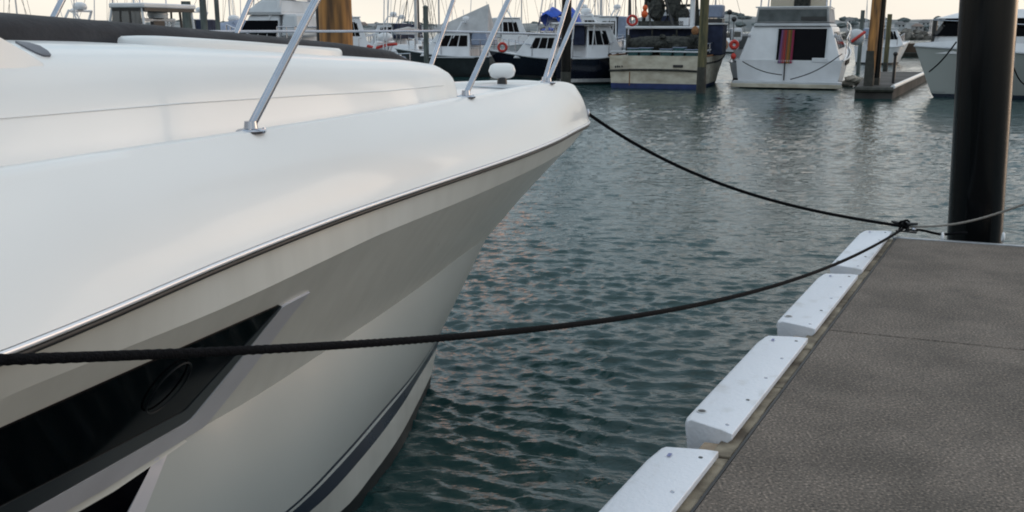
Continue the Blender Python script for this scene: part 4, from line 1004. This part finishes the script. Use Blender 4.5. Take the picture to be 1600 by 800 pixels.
# hardtop runabout far left with person at helm
ct5, L5, co5, F5 = cruiser('small white hardtop runabout with open dark sides, far left above the yacht roof', 188, 276, 23, -76, .9, 'bwhite', Bm=2.4, zc=1.95)
obj('hardtop', MB().box(L5*.02, L5*.72, -1.05, 1.05, zat(12, 23)-.02, zat(8, 23)+.03), 'bwhite', ct5, bevel=.03)
zt = zat(12, 23)-.02
for x_, x2 in ((.05, .10), (.32, .34), (.55, .52), (.84, .69)):
    for s in (-1, 1): obj('hardtop_post', MB().tube([(L5*x_, s*1.0, 1.9), (L5*x2, s*.98, zt)], .03, 6), 'black' if x_ in (.32, .55) else 'bwhite', ct5)
obj('hardtop_valance', MB().box(L5*.04, L5*.70, -1.0, 1.0, zt-.07, zt), 'black', ct5)
obj('side_screen', MB().panel([(L5*.05, 1.0, 1.95), (L5*.80, 1.0, 1.95), (L5*.69, .98, zt), (L5*.1, .98, zt)], .06, .95, .05, .9, .01, OUT['L']), mat('smoked_screen', (.10, .12, .14), .1, trans=.55), ct5)
obj('helm_seat', MB().box(L5*.28, L5*.36, -.25, .25, 1.9, 2.45), 'black', ct5, bevel=.05)
# white sheltered boat on the far left (orange side)
ct6, L6, co6, F6 = cruiser('low white boat with an orange stripe behind the far left guard rail', 60, 160, 34, -80, 1.1, 'bwhite', Bm=2.4, zc=2.35)
obj('orange_stripe', MB().box(L6*.1, L6*.5, 1.0, 1.06, 1.9, 2.1), 'orange', co6)
# small white bow with red and green gear right of the tan pile
ct7, L7, co7, F7 = cruiser('small white boat carrying red and green gear right of the tan timber pile', 560, 625, 30, -70, .7, 'bwhite', Bm=2.0, zc=1.35)
obj('red_cover', MB().tube([(0, .2, 1.75), (L7*.3, .1, 1.72), (L7*.6, .1, 1.62), (L7*.85, .0, 1.68)], .045, 8), 'red', ct7, smooth=60)
obj('green_cover', MB().ball((L7*.88, 0, 1.2), .22, .3, .28, 12, 8, .2), 'green', ct7)
ct8, L8, co8, F8 = cruiser('distant dark topped boat between the tan pile and the grey green pile', 560, 660, 75, -80, 1.0, 'bshade', Bm=3.0, zc=2.5, m_c='bcharcoal')
ct9, L9, co9, F9 = cruiser('grey tented boat behind the far left piles', 262, 345, 40, 75, 1.0, 'bshade', Bm=2.8, zc=2.0, m_c='bluegrey')
cv = MB(); rows = []
for x_ in np.linspace(0, L9*.8, 7): rows.append([(x_, 1.3*math.cos(a_), 1.6+1.0*math.sin(a_)*(1-.12*abs(x_/L9-.4)*4)) for a_ in np.linspace(0, math.pi, 11)])
obj('grey_tent', MB().grid(rows, False, False), 'bluegrey', ct9, smooth=60)

for lbl, a_, b_, Y_, hd_, m1_, zc_, bm_ in (
    ('white cruiser with blue bottom stripe seen between the tan pile and the white mast', 570, 640, 62, -70, 'bwhite', 2.5, 2.8),
    ('white boat far behind the yacht stanchion with a pale cabin, right of the grey pile', 676, 760, 68, 76, 'bwhite', 2.9, 3.0),
    ('white boat with a tall cabin far behind the navy hulled cruiser', 800, 882, 64, 74, 'bwhite', 3.0, 3.0),
    ('white boat far behind the white topped cruiser and fishing boat', 905, 985, 60, -74, 'bshade', 2.9, 3.0),
    ('pale boat behind the grey pile at the far left', 275, 335, 58, -72, 'bwhite', 2.7, 2.8),
    ('white boat low behind the black canvas cover at the far left edge', 5, 95, 56, 72, 'bwhite', 2.6, 2.8),
    ('pale boat just left of the tan timber pile behind the stanchion', 450, 520, 55, 74, 'bshade', 2.8, 2.8),
    ('pale boat seen between the pile pair and the short greenish pile', 1290, 1352, 62, 70, 'bwhite', 2.2, 2.8)):
    cruiser(lbl, a_, b_, Y_, hd_, 1.1, m1_, Bm=bm_, zc=zc_)
# --- right hand white boat, bow to the left
rt = thing('motor_boat', 'white boat with dark wraparound windows behind the big black pile, bow pointing left', 'motor boat', (xat(2022, 100, 30.2), 30.2, 0), math.pi/2-R(-80))
Lr = 10.4
c = boat_hull(rt, Lr, 3.6, 1.25, 'gelgrey', 'navy', 'bwhite', bowrise=.45, rake=.75, flare=.72, fine=2.6)
up = MB()
for s in (1, -1): up.grid([[(x, s*(y+.02), z+.015) for x, y, z in c[0]], [(x-.03, s*(y*.93), z+.26*min(1, (1.04-x/Lr/1.08)*6)) for x, y, z in c[0]]])
obj('bulwark', up, 'bwhite', rt, smooth=50)
sp_ = MB()
for s in (1, -1): sp_.grid([[(x, s*(y*1.0+.012), z+.04) for x, y, z in c[2]], [(x, s*(y*1.0+.016), z+.12) for x, y, z in c[2]]])
obj('waterline_stripe', sp_, 'bnavy', rt, smooth=50)
plan = [(1.6, 1.30), (4, 1.36), (6, 1.34), (8.0, 1.15), (9.3, .86), (10.1, .56), (10.55, .28), (10.62, .0)]
def ploft(z0, z1, k0, k1, sh, nm, m_, bev=0):
    pts = [(x, y) for x, y in plan] + [(x, -y) for x, y in plan[-2::-1]]
    rows = [[(x - sh*(x/10)**2*0, y*k0, z0) for x, y in pts], [(1.6+(x-1.6)*(1-sh), y*k1, z1) for x, y in pts]]
    return obj(nm, MB().grid(rows, True, True), m_, rt, bevel=bev)
ploft(1.42, 1.97, 1.0, .98, .01, 'cabin', 'bwhite'); gb_ = ploft(1.97, 2.52, .975, .90, .04, 'window_band', 'glass')
for x_ in (3.2, 4.9, 6.5, 8.0, 9.1):
    yy = float(np.interp(x_, [a for a, _ in plan], [b for _, b in plan]))
    for s in (-1, 1): obj('window_pillar', MB().tube([(x_, s*yy*.985, 1.96), (1.6+(x_-1.6)*.965, s*yy*.915, 2.53)], .03, 6), 'bcharcoal', gb_)
ploft(2.52, 2.80, .96, .80, .12, 'cabin_roof', 'bwhite', .04)
rails(rt, [(x_, y_, z_+.26) for (x_, y_, z_) in [(2, 1.6, 1.25), (4, 1.65, 1.27), (6, 1.6, 1.4), (8, 1.25, 1.55), (9.6, .7, 1.66), (10.7, .1, 1.72)]], .5, 1)
rails(rt, [(x_, -y_, z_+.26) for (x_, y_, z_) in [(2, 1.6, 1.25), (4, 1.65, 1.27), (6, 1.6, 1.4), (8, 1.25, 1.55), (9.6, .7, 1.66), (10.7, .1, 1.72)]], .5, 1)
A_ = aty(1494, 66, 28.6); B_ = aty(1452, 112, 31.0)
tag(obj('mooring_line', MB().tube([A_.lerp(B_, k/10)+Vector((0, 0, -.08*math.sin(math.pi*k/10))) for k in range(11)], .022, 8), 'rope', smooth=60), 'dark line slanting down from the right hand white boat bow', 'rope')
A_ = aty(1576, 78, 27.6); B_ = aty(1606, 135, 27.2)
tag(obj('mooring_line', MB().tube([A_.lerp(B_, k/10)+Vector((-.0, 0, -.22*math.sin(math.pi*k/10))) for k in range(11)], .02, 8), 'rope', smooth=60), 'dark line curving down right of the big black pile', 'rope')

# --- finger pontoon by the pole pair
P00 = atz(1336, 137, .35); P10 = atz(1395, 138, .35); P11 = atz(1452, 112, .35); P01 = atz(1360, 112, .35)
ftg = thing('finger_pontoon', 'low dark finger pontoon with a pale edge beside the pole pair', 'pontoon')
mb = MB().add([(p.x, p.y, z) for z in (-.1, .35) for p in (P00, P10, P11, P01)], [(3,2,1,0),(4,5,6,7),(0,1,5,4),(1,2,6,5),(2,3,7,6),(3,0,4,7)])
obj('pontoon_deck', mb, mat('dark_decking', (.055, .052, .05), .8, var=.5, vscale=1), ftg)
obj('edge_rail', MB().tube([P10+Vector((0, 0, .04)), P11+Vector((0, 0, .04))], .07, 8), 'bwhite', ftg)
obj('edge_beam', MB().tube([P00+Vector((0, -.05, -.05)), P10+Vector((0, -.05, -.05))], .09, 8), 'wet', ftg)
for lbl, px_, py_ in (('pale cloth bundle lying by the launch bow on the finger pontoon', 1330, 131),):
    P = atz(px_, py_, .1); mbb = MB()
    for k in range(7): mbb.ball((rng.uniform(-.5, .5), rng.uniform(-.2, .2), rng.uniform(.05, .25)), .28, .2, .14, 10, 6, .4)
    o = obj('cloth_bundle', mbb, 'tan'); o.location = (P.x, P.y, .05); tag(o, lbl, 'bundle')
P = aty(1398, 100, 34); t = thing('dock_post', 'thin dark post on the finger pontoon', 'post', (P.x, P.y, .35)); obj('shaft', MB().tube([(0, 0, 0), (0, 0, 1.0)], .05, 10), 'black', t); obj('knob', MB().ball((0, 0, 1.0), .08), 'black', t)
# brown work barge further back
P = atz(1410, 88, 0); bt_ = thing('work_barge', 'brown work barge with a tan round drum behind the finger pontoon', 'barge', (P.x, P.y, 0))
sw_ = P.y/FPX
obj('barge_hull', MB().frus(-38*sw_, 38*sw_, -2, 2, -.2, -40*sw_, 40*sw_, -2.2, 2.2, .35), 'wet', bt_, bevel=.05)
obj('barge_house', MB().box(-30*sw_, 20*sw_, -1.6, 1.4, .35, 1.05), mat('brown_box', (.07, .045, .028), .8, var=.5, vscale=1), bt_, bevel=.04)
obj('drum', MB().lathe((27*sw_, -1.6, .72), [(0, 0), (.36, 0), (.38, .1), (.38, 1.2), (0, 1.3)], 20, 'y'), mat('tan_drum', (.42, .30, .16), .7, var=.2), bt_, smooth=40)
# bright bow gear of launch: red flag like buoy
P = aty(1338, 58, 47); t = thing('red_buoy', 'white and red striped float behind the launch bow', 'buoy', P)
obj('float', MB().ball((0, 0, 0), .42, .3, .38), 'bshade', t, smooth=60); obj('red_band', MB().tube([(-.30, -.24, -.22), (0, -.36, .04), (.3, -.24, .24)], .07, 8), 'red', t, smooth=60)

# --- sailing yachts with bare masts
def sail_yacht(label, px, Y, hd, mpx, hullm='bwhite', boom=True, dark=False, L=9, furl=None):
    X = xat(px, 60, Y); t = thing('sailing_yacht', label, 'sailing yacht', (X, Y, 0), math.pi/2-R(hd))
    boat_hull(t, L, 2.8, .95, hullm, 'boot', bowrise=.4, rake=1.0, transom=.6)
    # cabin
    co_, F_ = cabin(t, L*.3, L*.66, .85, .7, .95, 1.35, .6, .1)
    windows(co_, F_, 'L', [(.1, .4), (.5, .8)], .3, .75); windows(co_, F_, 'R', [(.1, .4), (.5, .8)], .3, .75)
    r = mpx/2*Y/FPX
    mh = L*1.25; t_m = obj('mast', MB().tube([(L*.56, 0, 1.2), (L*.56, 0, mh)], [r, r*.8], 10), 'darkmast' if dark else 'mast', t, smooth=60)
    rg = MB(); rg.tube([(L*.56, 0, mh), (L*1.08, 0, 1.35)], .018, 5); rg.tube([(L*.56, 0, mh), (0, 0, 1.1)], .018, 5)
    for s in (-1, 1): rg.tube([(L*.56, 0, mh), (L*.55, s*1.25, 1.0)], .016, 5); rg.tube([(L*.56, 0, mh*.55), (L*.53, s*1.25, 1.0)], .016, 5)
    obj('rigging', rg, 'darkmast', t)
    if boom:
        bm_ = obj('boom', MB().tube([(L*.56, 0, 1.95), (L*.12, 0, 2.0)], .06, 8), 'mast', t, smooth=60)
        obj('furled_sail', MB().tube([(L*.54, 0, 2.10), (L*.4, 0, 2.18), (L*.14, 0, 2.1)], [.10, .14, .07], 10), furl or 'greycanvas', bm_, smooth=60)
    return t
sail_yacht('white sloop with a stout bare mast right of the tan timber pile', 606, 52, 14, 6, L=8)
sail_yacht('sloop with a rusty brown mast beside the white masted sloop', 628, 70, 10, 4, dark=True, L=8)
sail_yacht('sloop with a single bare mast above the charcoal cruiser', 722, 95, -30, 3)
sail_yacht('sloop whose mast shows left of the blue cover', 838, 80, 20, 3, 'bnavy', furl='bluecanvas')
sail_yacht('sloop whose mast rises above the white topped cruiser', 925, 62, 12, 5, L=8)
sail_yacht('sloop with dark mast left of the fishing boat rigging', 972, 72, 12, 4, dark=True)
sail_yacht('distant sloop with thin mast left of the grey far left pile', 283, 85, 40, 2.5)
sail_yacht('distant sloop with thin mast near the far left guard rail', 48, 75, -35, 2.5)
sail_yacht('distant sloop whose mast shows above the low white boat', 112, 95, 30, 2.5)
sail_yacht('distant sloop whose mast shows right of the small hardtop runabout', 238, 110, -40, 2.5, 'bnavy')
sail_yacht('distant sloop with mast left of the flybridge cruiser', 368, 80, 35, 3)
sail_yacht('distant sloop with mast between the charcoal cruiser and blue cover', 775, 110, 35, 2.2)
sail_yacht('sloop whose mast shows between launch and fishing boat', 1168, 90, -25, 3)

# hidden small orange square flag on the yacht guard rail far left not built: too vague in the photo
